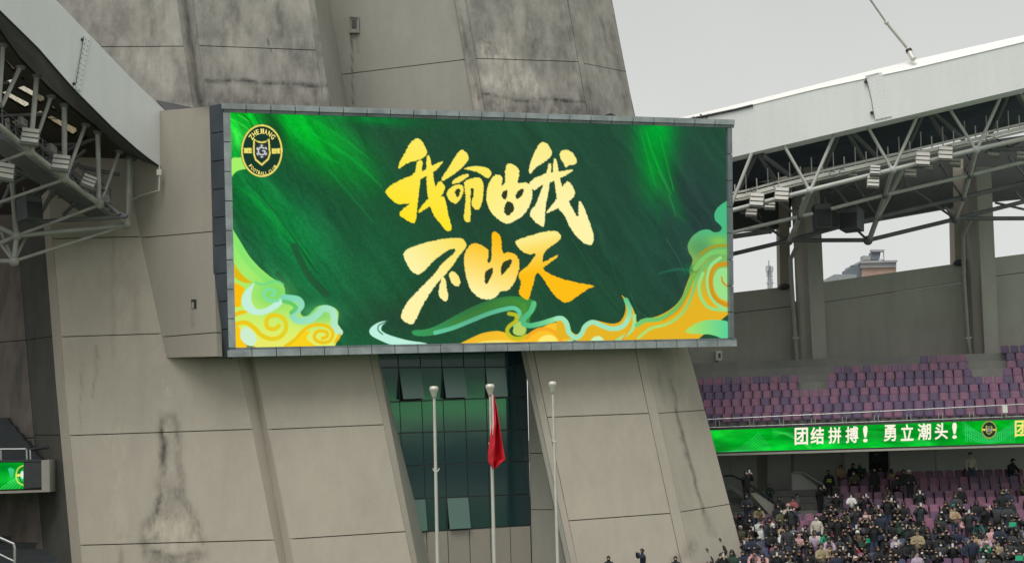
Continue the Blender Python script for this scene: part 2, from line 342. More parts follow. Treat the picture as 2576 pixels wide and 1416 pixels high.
stack(C2, D_, [(310, 310), (800, 795), (1049, 1039), (1309, 1290), (Bt, Bt)], [C_low] * 4, **panel_d)
stack(D_, D2, [(T, T), (310, 310), (900, 900), (Bt, Bt)], [C_up, C_low, C_low], 'fold_strip', gap=.001, gapL=.015, nu=2)
stack(D2, E_, [(T, T), (160, 181), (310, 310)], [C_up, C_up], gap=.018)
stack(D2, E_, [(310, 310), (800, 790), (1039, 1031), (1287, 1267), (Bt, Bt)], [C_low] * 4, gap=.018)
for e1, e2 in ((A_, A2), (A2, F1), (F1, Fm), (Fm, F2), (F2, B1), (B1, B_), (C1, C2), (C2, D_), (D_, D2), (D2, E_)):
    backing('core_wall', e1, e2, T, Bt, tower, 3.0)
backing('core_wall', Mlf, Mrf, T, 800, tower, 1.0)
# returns of the two legs (side faces going back), far side of the left leg
def side(e, dx0, dY, ya, yb, mat, name='side_wall'):
    V = []; F = []
    for y in np.linspace(ya, yb, 10):
        x, Y = e(y); p = P(x, y, Y + .02); V += [p, p + Vector((dx0, dY, 0))]
    for i in range(9): F.append((2 * i, 2 * i + 1, 2 * i + 3, 2 * i + 2))
    return MB().add(V, F).build(name, mat, tower)
side(B_, .8, 7.5, T, Bt, C_mid); side(E_, -3.0, 6, T, Bt, C_up); side(C1, .5, 1.2, T, 880, C_mid); side(A_, 3.0, 6, T, Bt, C_low)
# little hatch in the recess
def rect_pts(x0, y0, x1, y1, Y): return [P(x0, y0, Y), P(x1, y0, Y), P(x1, y1, Y), P(x0, y1, Y)]
def mlY(x): return 71.5 + (Mrf(60)[1] - 71.5) * (x - 797) / (1152 - 797)
h = MB()
for q in ((878, 41, 903.5, 45), (878, 79, 903.5, 83), (878, 45, 881.5, 79), (900, 45, 903.5, 79)): h.quadbox(*rect_pts(*q, mlY(890) - .12), (0, .2, 0))
h.build('hatch_frame', C_up, tower); hb = MB().quadbox(*rect_pts(881.5, 45, 900, 79, mlY(890) - .05), (0, .1, 0)).build('hatch_recess', C_mid, tower)
MB().quadbox(*rect_pts(885, 51, 896, 70, mlY(890) - .1), (0, .05, 0)).build('hatch_door', DARKG, tower)
# lower right reveal beside the glass, two facets with joints
def Gr(y): return (float(np.interp(y, [880, 1560], [1326, 1341])), 68.35)
def Rm(y): return (float(np.interp(y, [880, 966, 1416, 1560], [1327.5, 1330, 1422, 1450])), 67.4)
def Cr(y): x, Y = C1(y); return (x, Y + .03)
stack(Gr, Rm, [(870, 870), (1140, 1139), (1281, 1281), (Bt, Bt)], [C_mid] * 3, 'reveal_panel', gap=.018)
stack(Rm, Cr, [(870, 870), (Bt, Bt)], [C_mid], 'reveal_panel', gap=.012)
backing('core_wall', Gr, Rm, 870, Bt, tower, .4)
# darker side wall to the left of the tower foot
sidew = empty('side_wall', P(40, 1500, 68), 'dark stained side wall left of the tower foot with pinkish runs', 'wall')
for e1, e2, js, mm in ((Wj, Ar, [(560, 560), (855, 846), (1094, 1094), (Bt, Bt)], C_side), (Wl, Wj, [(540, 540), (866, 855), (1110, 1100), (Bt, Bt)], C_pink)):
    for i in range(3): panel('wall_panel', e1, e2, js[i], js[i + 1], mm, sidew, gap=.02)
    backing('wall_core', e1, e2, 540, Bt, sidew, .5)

# ================================================================== concrete housing left of the screen
hous = empty('screen_housing', P(470, 900, 63), 'plain concrete housing block joining the left edge of the screen to the tower', 'housing')
def Hx(xf, yk=0):
    def f(y): x = xf(y); return (x, 61.0 + (533 - x) * .0133)
    return f
Hl = Hx(lambda y: float(np.interp(y, [250, 470, 600, 900], [330, 335, 345, 408]))); Hr = Hx(lambda y: float(np.interp(y, [265, 897], [527, 547])))
for a, b in (((284, 267.5), (599, 582.5)), ((599, 582.5), (848, 836)), ((848, 836), (900.5, 897))): panel('concrete_panel', Hl, Hr, a, b, C_box, hous, gap=.02, depth=.3)
m = MB(); a, b, c, d = [P(x, y, 61.15 + (533 - x) * .0133) for x, y in ((331, 285), (527, 269), (546.5, 896), (405, 899.5))]
m.quadbox(a, b, c, d, (.9, 6, 0)); m.build('housing_core', C_joint, hous)
m = MB(); q = [(481, 753), (494, 753), (494, 776), (481, 776)]; m.quadbox(*[P(x, y, 61.0 + (533 - x) * .0133 - .03) for x, y in q], (0, .05, 0)); m.build('vent_hole', BLACK, hous)
m = MB(); m.quadbox(*[P(x, y, 61.0 + (533 - x) * .0133 - .05) for x, y in ((482, 762), (487, 758), (488, 775), (482, 775))], (0, .02, 0)); m.build('vent_flap', C_box, hous)

# ================================================================== the big screen
SQ = [(578, 284), (1826, 322), (1831, 850), (592, 874)]; SD = [61.0, 68.18, 68.6, 61.42]
S0, S1, S2, S3 = [PD(x, y, d) for (x, y), d in zip(SQ, SD)]
eu = (S1 - S0); SW = eu.length; eu.normalize(); ev = (S3 - S0); SHh = ev.length; ev.normalize(); en = eu.cross(ev).normalized()
if en.y > 0: en = -en
def SP(u, v, w=0.0): return S0 + eu * u + ev * v + en * w       # metres on the screen plane; w towards the viewer
def v2uv(x, y):                                                   # picture position -> metres on the screen
    d = ray(x, y); n = en; t = (S0 - CAM).dot(n) / d.dot(n); p = CAM + d * t - S0
    return p.dot(eu), p.dot(ev)
screen = empty('stadium_screen', SP(SW / 2, SHh, -.5), 'giant LED video screen with gold calligraphy and green waves', 'screen')

def homog(src, dst):
    A = []
    for (x, y), (u, v) in zip(src, dst):
        A.append([x, y, 1, 0, 0, 0, -u * x, -u * y, -u]); A.append([0, 0, 0, x, y, 1, -v * x, -v * y, -v])
    return np.linalg.svd(np.array(A))[2][-1].reshape(3, 3)
def vnoise(x, y, seed=0):
    r = np.random.default_rng(seed); g = r.random((64, 64)); xi = np.floor(x).astype(int); yi = np.floor(y).astype(int); fx = x - xi; fy = y - yi
    fx = fx * fx * (3 - 2 * fx); fy = fy * fy * (3 - 2 * fy); G = lambda a, b: g[a % 64, b % 64]
    return (G(xi, yi) * (1 - fx) + G(xi + 1, yi) * fx) * (1 - fy) + (G(xi, yi + 1) * (1 - fx) + G(xi + 1, yi + 1) * fx) * fy
def fbm(x, y, seed=0, o=4):
    s_ = 0; a = .5; t_ = 0
    for i in range(o): s_ = s_ + a * vnoise(x * 2 ** i, y * 2 ** i, seed + i); t_ += a; a *= .55
    return s_ / t_
def smooth(pts, it=2):
    p = np.array(pts, float)
    for _ in range(it): q = np.roll(p, -1, 0); p = np.stack([.78 * p + .22 * q, .22 * p + .78 * q], 1).reshape(-1, 2)
    return p
def spline(pts, n=10):
    p = np.array(pts, float); out = []
    for i in range(len(p) - 1):
        a, b, c, d = p[max(i - 1, 0)], p[i], p[i + 1], p[min(i + 2, len(p) - 1)]
        for t in np.linspace(0, 1, n, endpoint=False): out.append(.5 * ((2 * b) + (c - a) * t + (2 * a - 5 * b + 4 * c - d) * t * t + (3 * b - a - 3 * c + d) * t ** 3))
    out.append(p[-1]); return np.array(out)
class Canvas:
    def __init__(s, X, Y): s.X = X; s.Y = Y; s.C = np.zeros(X.shape + (3,))
    def sub(s, x0, y0, x1, y1):
        m = (s.X >= x0) & (s.X <= x1) & (s.Y >= y0) & (s.Y <= y1)
        r = np.where(m.any(1))[0]; c = np.where(m.any(0))[0]
        return None if len(r) == 0 or len(c) == 0 else (slice(r[0], r[-1] + 1), slice(c[0], c[-1] + 1))
    def blend(s, sl, a, col):
        a = a[..., None]; col = np.asarray(col, float)
        s.C[sl] = s.C[sl] * (1 - a) + col * a
    def poly(s, pts, col, col2=None, g=None, op=1.0, rough=0.0, holes=(), it=2):
        p = smooth(pts, it); sl = s.sub(p[:, 0].min() - 3, p[:, 1].min() - 3, p[:, 0].max() + 3, p[:, 1].max() + 3)
        if sl is None: return
        x = s.X[sl]; y = s.Y[sl]
        if rough: x2 = x + rough * (fbm(x / 2.8, y / 2.8, 3) - .5) * 2; y2 = y + rough * (fbm(x / 2.8, y / 2.8, 9) - .5) * 2
        else: x2, y2 = x, y
        ins = np.zeros(x.shape, bool)
        for q in [p] + [smooth(hh, 1) for hh in holes]:
            for (ax, ay), (bx, by) in zip(q, np.roll(q, -1, 0)):
                if ay == by: continue
                c = ((ay > y2) != (by > y2)) & (x2 < (bx - ax) * (y2 - ay) / (by - ay) + ax); ins ^= c
        s.blend(sl, ins * op, s.grad(x, y, col, col2, g))
    def grad(s, x, y, col, col2, g):
        if col2 is None: return np.array(col, float)
        (ax, ay), (bx, by) = g; t = np.clip(((x - ax) * (bx - ax) + (y - ay) * (by - ay)) / ((bx - ax) ** 2 + (by - ay) ** 2), 0, 1)[..., None]
        return np.array(col) * (1 - t) + np.array(col2) * t
    def stroke(s, pts, w, col, col2=None, g=None, op=1.0, taper=False):
        p = spline(pts, 6); w2 = w / 2; sl = s.sub(p[:, 0].min() - w, p[:, 1].min() - w, p[:, 0].max() + w, p[:, 1].max() + w)
        if sl is None: return
        x = s.X[sl]; y = s.Y[sl]; a = np.zeros(x.shape); n = len(p)
        for i in range(n - 1):
            k = w2 * (math.sin(math.pi * (i + 1) / n) ** .5 if taper else 1)
            a = np.maximum(a, np.clip(k - sdist(x, y, [p[i], p[i + 1]]) + .5, 0, 1))
        s.blend(sl, a * op, s.grad(x, y, col, col2, g))
    def blob(s, x, y, rx, ry, ang, col, op):
        c, d = math.cos(math.radians(ang)), math.sin(math.radians(ang)); dx = s.X - x; dy = s.Y - y
        q = ((dx * c + dy * d) / rx) ** 2 + ((-dx * d + dy * c) / ry) ** 2; s.blend((slice(None), slice(None)), op * np.exp(-q * 1.2), col)
def make_display(name, corner, nx, ny, paint, parent, quad_px, ss=2, strength=1.0):
    """an LED panel: a fine grid whose vertex colours are the picture being shown"""
    Hm = homog([(0, 0), (1, 0), (1, 1), (0, 1)], quad_px)
    u = (np.arange((nx + 1) * ss) + .5) / ss - .5; v = (np.arange((ny + 1) * ss) + .5) / ss - .5
    U, Vv = np.meshgrid(u / nx, v / ny); q = Hm @ np.stack([U.ravel(), Vv.ravel(), np.ones(U.size)])
    X = (q[0] / q[2]).reshape(U.shape); Y = (q[1] / q[2]).reshape(U.shape)
    c = Canvas(X, Y); paint(c); img = np.clip(c.C, 0, 255).reshape(ny + 1, ss, nx + 1, ss, 3).mean((1, 3)) / 255.0
    lin = np.where(img <= .04045, img / 12.92, ((img + .055) / 1.055) ** 2.4)
    a, b, cc, d = [np.array(t) for t in corner]
    uu = np.linspace(0, 1, nx + 1)[None, :, None]; vv = np.linspace(0, 1, ny + 1)[:, None, None]
    pts = (a * (1 - uu) + b * uu) * (1 - vv) + (d * (1 - uu) + cc * uu) * vv
    me = bpy.data.meshes.new(name); nvt = (nx + 1) * (ny + 1); me.vertices.add(nvt); me.vertices.foreach_set('co', pts.reshape(-1).astype(np.float32))
    i = np.arange(ny)[:, None] * (nx + 1) + np.arange(nx)[None, :]
    quads = np.stack([i, i + nx + 1, i + nx + 2, i + 1], -1).reshape(-1, 4)
    me.loops.add(quads.size); me.loops.foreach_set('vertex_index', quads.reshape(-1).astype(np.int32))
    me.polygons.add(len(quads)); me.polygons.foreach_set('loop_start', np.arange(0, quads.size, 4, dtype=np.int32))
    try: me.polygons.foreach_set('loop_total', np.full(len(quads), 4, np.int32))
    except Exception: pass
    me.update(calc_edges=True); me.validate()
    at = me.color_attributes.new('picture', 'FLOAT_COLOR', 'POINT')
    rgba = np.ones((nvt, 4), np.float32); rgba[:, :3] = lin.reshape(-1, 3); at.data.foreach_set('color', rgba.reshape(-1))
    return link(name, me, parent, MATS.get('led%.2f' % strength) or emis('led%.2f' % strength, None, strength, 'picture'))

def q1(pts): return [(549.4 + a / 4.261, 575 + b / 4.261) for a, b in pts]
def q2(pts): return [(894.4 + a / 4.48, 702.8 + b / 4.48) for a, b in pts]
def q3(pts): return [(1405.6 + a / 3.3077, 479.2 + b / 3.3077) for a, b in pts]
def q4(pts): return [(945.6 + a / 2.7025, 319.4 + b / 2.7025) for a, b in pts]
def q5(pts): return [(562.2 + a / 4.617, 268.3 + b / 4.617) for a, b in pts]
def paint_screen(c):
    X, Y = c.X, c.Y
    c.C[:] = (35, 82, 54)
    c.blob(1250, 520, 420, 260, 20, (38, 72, 54), .8); c.blob(1720, 560, 200, 260, 0, (42, 62, 62), .9); c.blob(1480, 380, 200, 120, 20, (40, 78, 60), .6)
    c.blob(760, 640, 120, 300, -32, (24, 118, 66), .9); c.blob(940, 760, 150, 160, 0, (32, 98, 60), .9); c.blob(960, 600, 90, 130, -30, (30, 96, 58), .6); c.blob(1000, 800, 120, 60, 0, (42, 52, 44), .5)
    c.blob(640, 500, 60, 170, -50, (14, 140, 55), .7); c.blob(700, 560, 40, 140, -35, (18, 125, 58), .5)
    c.blob(590, 300, 120, 90, 0, (0, 190, 35), .95); c.blob(590, 350, 40, 50, 0, (70, 235, 80), .7); c.blob(585, 390, 30, 20, 0, (0, 210, 60), .6)
    c.blob(735, 290, 55, 50, 30, (0, 190, 40), .9); c.blob(800, 355, 120, 66, 38, (6, 168, 44), 1); c.blob(880, 410, 110, 60, 40, (18, 138, 48), .75); c.blob(760, 320, 60, 40, 38, (4, 195, 44), .7)
    c.blob(930, 300, 120, 16, 5, (10, 130, 50), .8); c.blob(690, 330, 26, 60, -20, (36, 74, 50), .7)
    c.blob(1650, 330, 50, 80, 0, (0, 175, 52), .95); c.blob(1648, 420, 44, 100, 0, (8, 150, 45), .8); c.blob(1690, 500, 20, 70, -25, (20, 130, 50), .5); c.blob(1640, 600, 90, 130, 0, (34, 84, 60), .5)
    # diagonal silk-like streaks
    th = math.radians(56); A = X * math.cos(th) + Y * math.sin(th); Bx = -X * math.sin(th) + Y * math.cos(th)
    wv = fbm(A / 60, Bx / 60, 40, 3) * 30
    n1 = fbm(A / 190, (Bx + wv) / 22, 5, 4); n2 = fbm(A / 60, (Bx + wv) / 5, 15, 4); n3 = fbm(X / 3.5, Y / 3.5, 30, 3)
    left = np.clip((1150 - X) / 500, .25, 1); k = (1 + (n1 - .5) * .62 * left) * (1 + (n2 - .5) * .22 * left) * (1 + (n3 - .5) * .22)
    k = np.where(X > 1250, np.clip(1 + (n1 - .5) * .26 + (n2 - .5) * .1 + (n3 - .5) * .12, .5, 2), k); c.C *= k[..., None]
    for pts, w, op in (([(740, 296), (800, 345), (880, 395), (960, 470)], 9, .35), ([(770, 292), (850, 340), (930, 400)], 6, .3), ([(720, 310), (770, 360), (850, 410)], 12, .3), ([(600, 470), (660, 520), (730, 600), (780, 680)], 12, .22), ([(640, 480), (720, 570), (800, 680)], 6, .25), ([(820, 420), (880, 490), (940, 560)], 5, .2), ([(1625, 325), (1640, 380), (1665, 440), (1690, 490)], 6, .4), ([(1610, 325), (1630, 400), (1650, 470)], 5, .3)):
        c.stroke(pts, w, (20, 190, 62), op=op, taper=True)
    for pts, w, col, op in (([(700, 690), (735, 740), (765, 790)], 16, (38, 80, 52), .7), ([(740, 620), (775, 690), (820, 740)], 18, (38, 80, 52), .7), ([(790, 650), (830, 700), (855, 735)], 9, (30, 110, 66), .6),
                            ([(620, 455), (680, 520), (740, 600), (800, 690)], 5, (34, 80, 54), .5), ([(1655, 430), (1680, 480), (1700, 545)], 1.6, (70, 150, 100), .7), ([(1675, 600), (1700, 640), (1725, 690)], 1.6, (70, 120, 90), .7), ([(1585, 735), (1605, 780), (1640, 805)], 1.6, (60, 105, 85), .7),
                            ([(1600, 330), (1620, 420), (1660, 560)], 3, (10, 110, 50), .5), ([(1660, 340), (1680, 420), (1695, 480)], 3, (20, 170, 60), .6), ([(1440, 600), (1500, 700), (1560, 780)], 4, (34, 92, 58), .6), ([(1530, 640), (1560, 720), (1600, 790)], 3, (28, 90, 56), .6)):
        c.stroke(pts, w, col, op=op)
    c.poly(q5([(70, 595), (250, 590), (340, 700), (270, 725), (170, 740), (110, 790), (85, 850), (60, 860)]), (165, 240, 105), it=1)
    for pts in ([(582, 300), (620, 322), (650, 350)], [(600, 290), (640, 315), (665, 345)], [(585, 330), (612, 345)]): c.stroke(pts, 4, (90, 240, 90), op=.45)
    for pts in ([(612, 288), (632, 310), (645, 335)], [(640, 288), (655, 315)]): c.stroke(pts, 3, (10, 90, 35), op=.7)
    # lower left wave
    c.poly(q1([(130, -60), (150, 0), (230, 130), (330, 300), (450, 430), (600, 550), (680, 575), (715, 640), (715, 710), (760, 720), (850, 725), (915, 775), (915, 830), (875, 900), (900, 940), (960, 935), (1010, 880), (1060, 830), (1140, 815), (1240, 840), (1290, 890), (1285, 960), (1275, 1020), (1310, 1060), (1320, 1110), (1300, 1170), (1250, 1240), (1250, 1300), (100, 1300)]),
           (150, 235, 110), (225, 240, 110), ((640, 640), (640, 860)))
    c.blob(690, 740, 60, 45, 0, (90, 205, 100), .6); c.blob(800, 790, 60, 30, 0, (95, 200, 120), .6); c.blob(620, 870, 120, 30, 0, (250, 225, 90), .4)
    G = q1([(150, 0), (230, 130), (330, 300), (450, 430), (600, 550)]); c.stroke([(x - 6, y + 8) for x, y in G], 16, (120, 225, 105), op=.5)
    c.poly(q1([(120, 330), (165, 360), (200, 430), (270, 510), (330, 560), (375, 582), (300, 585), (230, 565), (165, 520), (120, 500)]), (222, 185, 20))
    c.poly(q1([(120, 575), (165, 575), (230, 600), (290, 640), (255, 700), (240, 770), (245, 835), (170, 845), (120, 845)]), (250, 190, 12))
    c.poly(q1([(390, 575), (300, 650), (250, 730), (250, 810), (290, 880), (370, 925), (460, 930), (550, 900), (640, 850), (700, 790), (760, 780), (830, 800), (790, 740), (700, 730), (640, 760), (600, 790), (560, 820), (500, 855), (430, 870), (375, 830), (350, 760), (355, 680), (385, 600)]), (195, 238, 215))
    c.stroke(q1([(690, 600), (640, 570), (560, 570), (480, 600), (400, 580)]), 7, (110, 215, 140), op=.7)
    c.stroke(q1([(640, 770), (560, 775), (500, 740), (485, 700), (510, 660), (560, 650), (600, 670), (600, 710), (570, 715)]), 7, (125, 222, 165))
    c.stroke(q1([(700, 740), (850, 760), (885, 830), (800, 920), (850, 985), (980, 975), (1060, 920), (1130, 855), (1220, 880), (1240, 960), (1245, 1040), (1300, 1110)]), 17, (125, 215, 180), (190, 235, 200), (q1([(700, 740)])[0], q1([(1300, 1110)])[0]))
    c.stroke(q1([(700, 780), (780, 800), (830, 850), (780, 900)]), 10, (90, 195, 95), op=.8)
    c.poly(q1([(100, 930), (180, 900), (240, 870), (330, 890), (280, 910), (180, 940), (100, 1000)]), (245, 190, 20))
    c.stroke(q1([(120, 1040), (280, 1005), (380, 1060), (460, 1140), (560, 1180), (660, 1160), (722, 1080), (715, 990), (650, 935), (560, 935), (515, 990), (530, 1060), (600, 1075), (650, 1040)]), 11, (242, 198, 20), (225, 210, 40), ((560, 0), (730, 0)))
    c.poly(q1([(100, 1040), (210, 1030), (240, 1100), (250, 1200), (330, 1280), (100, 1300)]), (252, 200, 20))
    c.poly(q1([(230, 1120), (260, 1060), (320, 1050), (380, 1110), (420, 1180), (380, 1260), (300, 1250), (240, 1190)]), (205, 238, 205))
    c.poly(q1([(660, 1300), (800, 1210), (900, 1110), (1000, 1080), (930, 1180), (1040, 1250), (1150, 1300)]), (250, 210, 30))
    c.stroke(q1([(720, 1260), (830, 1180), (900, 1100), (1000, 1040), (1110, 1030), (1195, 1065), (1228, 1130), (1190, 1205), (1110, 1220), (1040, 1190), (1032, 1135), (1080, 1095), (1160, 1110), (1165, 1155), (1115, 1175)]), 8.5, (238, 198, 25))
    c.poly(q1([(1290, 1120), (1320, 1130), (1290, 1200), (1220, 1240), (1250, 1190)]), (245, 190, 25))
    # bottom middle
    c.poly(q2([(355, 462), (260, 480), (180, 530), (150, 580), (170, 630), (260, 680), (430, 750), (850, 750), (790, 712), (600, 690), (420, 640), (330, 605), (285, 570), (295, 520), (355, 475)]), (190, 242, 222))
    c.stroke(q2([(350, 474), (265, 515), (255, 570), (305, 618)]), 2.6, (38, 90, 66))
    c.poly(q2([(620, 572), (800, 565), (950, 505), (1150, 390), (1350, 290), (1550, 215), (1750, 185), (1900, 200), (2010, 230), (2048, 290), (2025, 350), (1970, 410), (1960, 500), (1900, 560), (1850, 470), (1870, 400), (1840, 330), (1760, 345), (1620, 370), (1400, 440), (1150, 550), (950, 615), (800, 640), (655, 635)]), (60, 158, 92), (62, 140, 62), ((1040, 0), (1320, 0)))
    c.stroke(q2([(1100, 500), (1300, 400), (1500, 310), (1700, 250), (1850, 270), (1890, 350), (1850, 460)]), 12, (80, 150, 55), op=.5)
    c.stroke(q2([(900, 600), (1100, 545), (1300, 465), (1500, 385), (1680, 335), (1790, 325), (1850, 375), (1850, 450), (1800, 530)]), 11, (105, 210, 165))
    c.stroke(q2([(1900, 560), (1870, 480), (1900, 400), (1900, 300)]), 16, (85, 150, 60), op=.6)
    c.poly(q2([(1150, 735), (1300, 660), (1430, 600), (1600, 575), (1700, 600), (1850, 690), (1930, 640), (2060, 560), (2200, 490), (2350, 480), (2395, 600), (2400, 740), (1150, 740)]), (252, 195, 45))
    c.poly(q2([(1250, 740), (1450, 690), (1650, 680), (1850, 705), (1900, 740)]), (252, 228, 110))
    c.stroke(q2([(1730, 385), (1810, 405), (1805, 470), (1730, 530), (1710, 590), (1760, 650), (1850, 665), (1930, 635)]), 10, (195, 195, 40))
    c.poly(q2([(1790, 520), (1870, 450), (1930, 560), (1910, 620), (1840, 640), (1765, 605)]), (188, 212, 100))
    c.stroke(q2([(2010, 270), (1975, 360), (1910, 430), (1890, 490), (1960, 520), (2080, 500), (2180, 470), (2300, 440), (2370, 480), (2400, 580), (2425, 700)]), 13, (85, 190, 130), (165, 235, 170), ((1330, 0), (1420, 0)))
    c.stroke(q2([(1930, 660), (1980, 610), (2080, 560), (2200, 570), (2290, 640), (2330, 720)]), 9, (246, 170, 40))
    c.poly(q2([(2030, 740), (2080, 650), (2180, 615), (2260, 650), (2300, 740)]), (252, 235, 115))
    # right wave
    c.poly(q3([(-20, 1060), (20, 1050), (60, 1065), (85, 1110), (98, 1165), (140, 1200), (175, 1185), (200, 1140), (240, 1090), (300, 1075), (370, 1095), (450, 1110), (510, 1095), (545, 1040), (560, 980), (545, 910), (515, 860), (570, 910), (610, 960), (640, 1040), (650, 1105), (690, 1065), (800, 1055), (900, 1010), (980, 950), (1030, 880), (1060, 790), (1095, 700), (1085, 680), (1090, 650), (1105, 615), (1118, 570), (1078, 510), (1070, 450), (1110, 380), (1180, 330), (1250, 322), (1290, 350), (1340, 345), (1362, 310), (1330, 275), (1300, 250), (1292, 190), (1330, 130), (1440, 60), (1440, 1270), (-20, 1270)]),
           (75, 185, 130), (228, 180, 38), (q3([(1300, 330)])[0], q3([(1150, 900)])[0]), it=1)
    c.stroke(q3([(830, 692), (930, 665), (1010, 655), (1100, 665)]), 7, (44, 110, 84), op=.6, taper=True)
    c.blob(*q3([(1180, 480)])[0], 40, 30, 0, (60, 130, 90), .5); c.blob(*q3([(1330, 420)])[0], 26, 14, 0, (150, 200, 70), .7); c.blob(*q3([(1100, 660)])[0], 24, 16, 0, (30, 120, 75), .6)
    c.stroke(q3([(-20, 1065), (30, 1065), (65, 1110), (85, 1180), (140, 1225), (190, 1190), (220, 1130), (280, 1095), (350, 1120), (440, 1150), (530, 1130), (580, 1060), (590, 980), (560, 910)]), 12, (160, 228, 185), (90, 195, 130), ((1560, 800), (1575, 745)))
    c.stroke(q3([(470, 1260), (560, 1200), (620, 1140), (630, 1040)]), 9, (165, 225, 150)); c.stroke(q3([(530, 1240), (590, 1150), (610, 1080)]), 5, (225, 175, 40))
    c.stroke(q3([(650, 1120), (720, 1080), (830, 1070), (930, 1020), (1010, 945), (1060, 860), (1090, 780), (1130, 700)]), 11, (110, 205, 120), (120, 180, 80), ((1600, 0), (1750, 0)))
    c.stroke(q3([(665, 1225), (760, 1150), (900, 1110), (1010, 1040), (1080, 940), (1120, 830), (1160, 715), (1230, 620), (1340, 575)]), 7, (170, 225, 120), (110, 190, 110), (q3([(800, 1100)])[0], q3([(1200, 650)])[0]))
    c.stroke(q3([(870, 1080), (980, 1010), (1050, 920), (1100, 810)]), 4, (215, 150, 30), op=.8)
    c.stroke(q3([(1135, 650), (1220, 555), (1300, 512), (1440, 515)]), 12, (125, 200, 105)); c.stroke(q3([(1180, 530), (1280, 470), (1440, 455)]), 8, (175, 150, 35), op=.8)
    c.stroke(q3([(1200, 690), (1168, 790), (1190, 900), (1265, 980), (1440, 995)]), 8, (150, 222, 130)); c.stroke(q3([(1345, 560), (1265, 630), (1238, 750), (1262, 870), (1330, 955), (1440, 1010)]), 8, (150, 225, 145))
    c.stroke(q3([(1440, 605), (1310, 628), (1265, 720), (1275, 840), (1330, 920), (1440, 965)]), 10, (208, 150, 30))
    c.poly(q3([(1440, 640), (1330, 645), (1285, 720), (1290, 820), (1340, 900), (1440, 930)]), (155, 225, 140)); c.stroke(q3([(1355, 715), (1370, 770), (1440, 820)]), 5, (205, 150, 40), taper=True)
    c.poly(q3([(1030, 1180), (1150, 1095), (1270, 1072), (1440, 1085), (1440, 1270), (1280, 1195), (1150, 1195)]), (165, 225, 110), (95, 210, 150), ((1740, 0), (1825, 0)))
    c.poly(q3([(230, 1290), (290, 1215), (350, 1205), (410, 1290)]), (205, 240, 185))
    # dark soft plate behind the writing, then the calligraphy
    c.blob(1225, 470, 200, 90, 0, (36, 64, 50), .55); c.blob(1150, 730, 120, 90, 0, (38, 56, 44), .5)
    gold, cream, org, pal = (255, 228, 36), (255, 244, 170), (254, 190, 24), (254, 236, 104)
    gA = ((975, 0), (1210, 0))
    def K(lst, c1, c2, g, holes=()):
        for p in lst: c.poly(q4(p), (70, 45, 15), op=.35, rough=2.2, it=1)
        for p in lst: c.poly(q4(p), c1, c2, g, rough=2.1, it=1, holes=[q4(h_) for h_ in holes] if len(lst) == 1 else ())
    K([[(275, 76), (307, 85), (347, 155), (347, 187), (300, 225), (220, 240), (150, 292), (156, 250), (195, 180), (235, 105)],
       [(275, 240), (302, 222), (320, 240), (303, 370), (287, 480), (277, 600), (267, 654), (240, 652), (157, 602), (165, 572), (240, 515), (200, 525), (140, 527), (72, 460), (63, 440), (90, 403), (180, 353), (265, 325)],
       [(255, 330), (345, 288), (378, 268), (430, 240), (462, 233), (440, 264), (395, 308), (340, 338), (290, 365)],
       [(343, 205), (355, 185), (370, 215), (388, 310), (402, 400), (430, 480), (460, 468), (478, 510), (490, 590), (517, 680), (507, 712), (478, 706), (430, 650), (385, 590), (360, 510), (345, 420)],
       [(400, 425), (430, 358), (472, 400), (466, 437), (420, 505), (355, 548), (283, 592), (300, 550), (345, 500), (385, 455)]], gold, pal, ((1000, 560), (1080, 350)))
    K([[(590, 153), (622, 178), (634, 215), (610, 252), (560, 302), (470, 362), (443, 370), (450, 340), (490, 285), (540, 200), (568, 163)],
       [(588, 285), (650, 268), (730, 268), (778, 290), (788, 320), (766, 354), (740, 342), (700, 312), (640, 294)],
       [(513, 392), (519, 364), (570, 333), (620, 316), (634, 330), (600, 362), (545, 387)],
       [(598, 365), (690, 341), (724, 358), (734, 420), (722, 520), (696, 570), (655, 547), (649, 500), (666, 470), (664, 415), (642, 420), (645, 640), (625, 650), (598, 636), (597, 600), (612, 500), (604, 420)]], pal, (251, 228, 80), ((1160, 360), (1130, 560)))
    K([[(478, 460), (500, 413), (560, 388), (592, 398), (600, 440), (562, 512), (540, 525), (498, 502)]], pal, (251, 228, 80), ((1160, 360), (1130, 560)), [[(532, 440), (556, 418), (576, 424), (568, 462), (552, 484)]])
    K([[(750, 455), (768, 380), (808, 323), (850, 328), (864, 355), (850, 405), (880, 385), (878, 300), (888, 253), (925, 248), (977, 290), (972, 340), (962, 385), (1010, 376), (1052, 393), (1064, 430), (1060, 500), (1022, 582), (960, 632), (895, 663), (850, 642), (788, 592), (753, 520)]], pal, cream, ((1220, 420), (1340, 520)),
      [[(862, 440), (896, 424), (894, 468), (878, 500), (852, 474)], [(970, 430), (1008, 418), (998, 466), (955, 494), (948, 465)], [(888, 505), (925, 512), (946, 562), (895, 614), (866, 566)]])
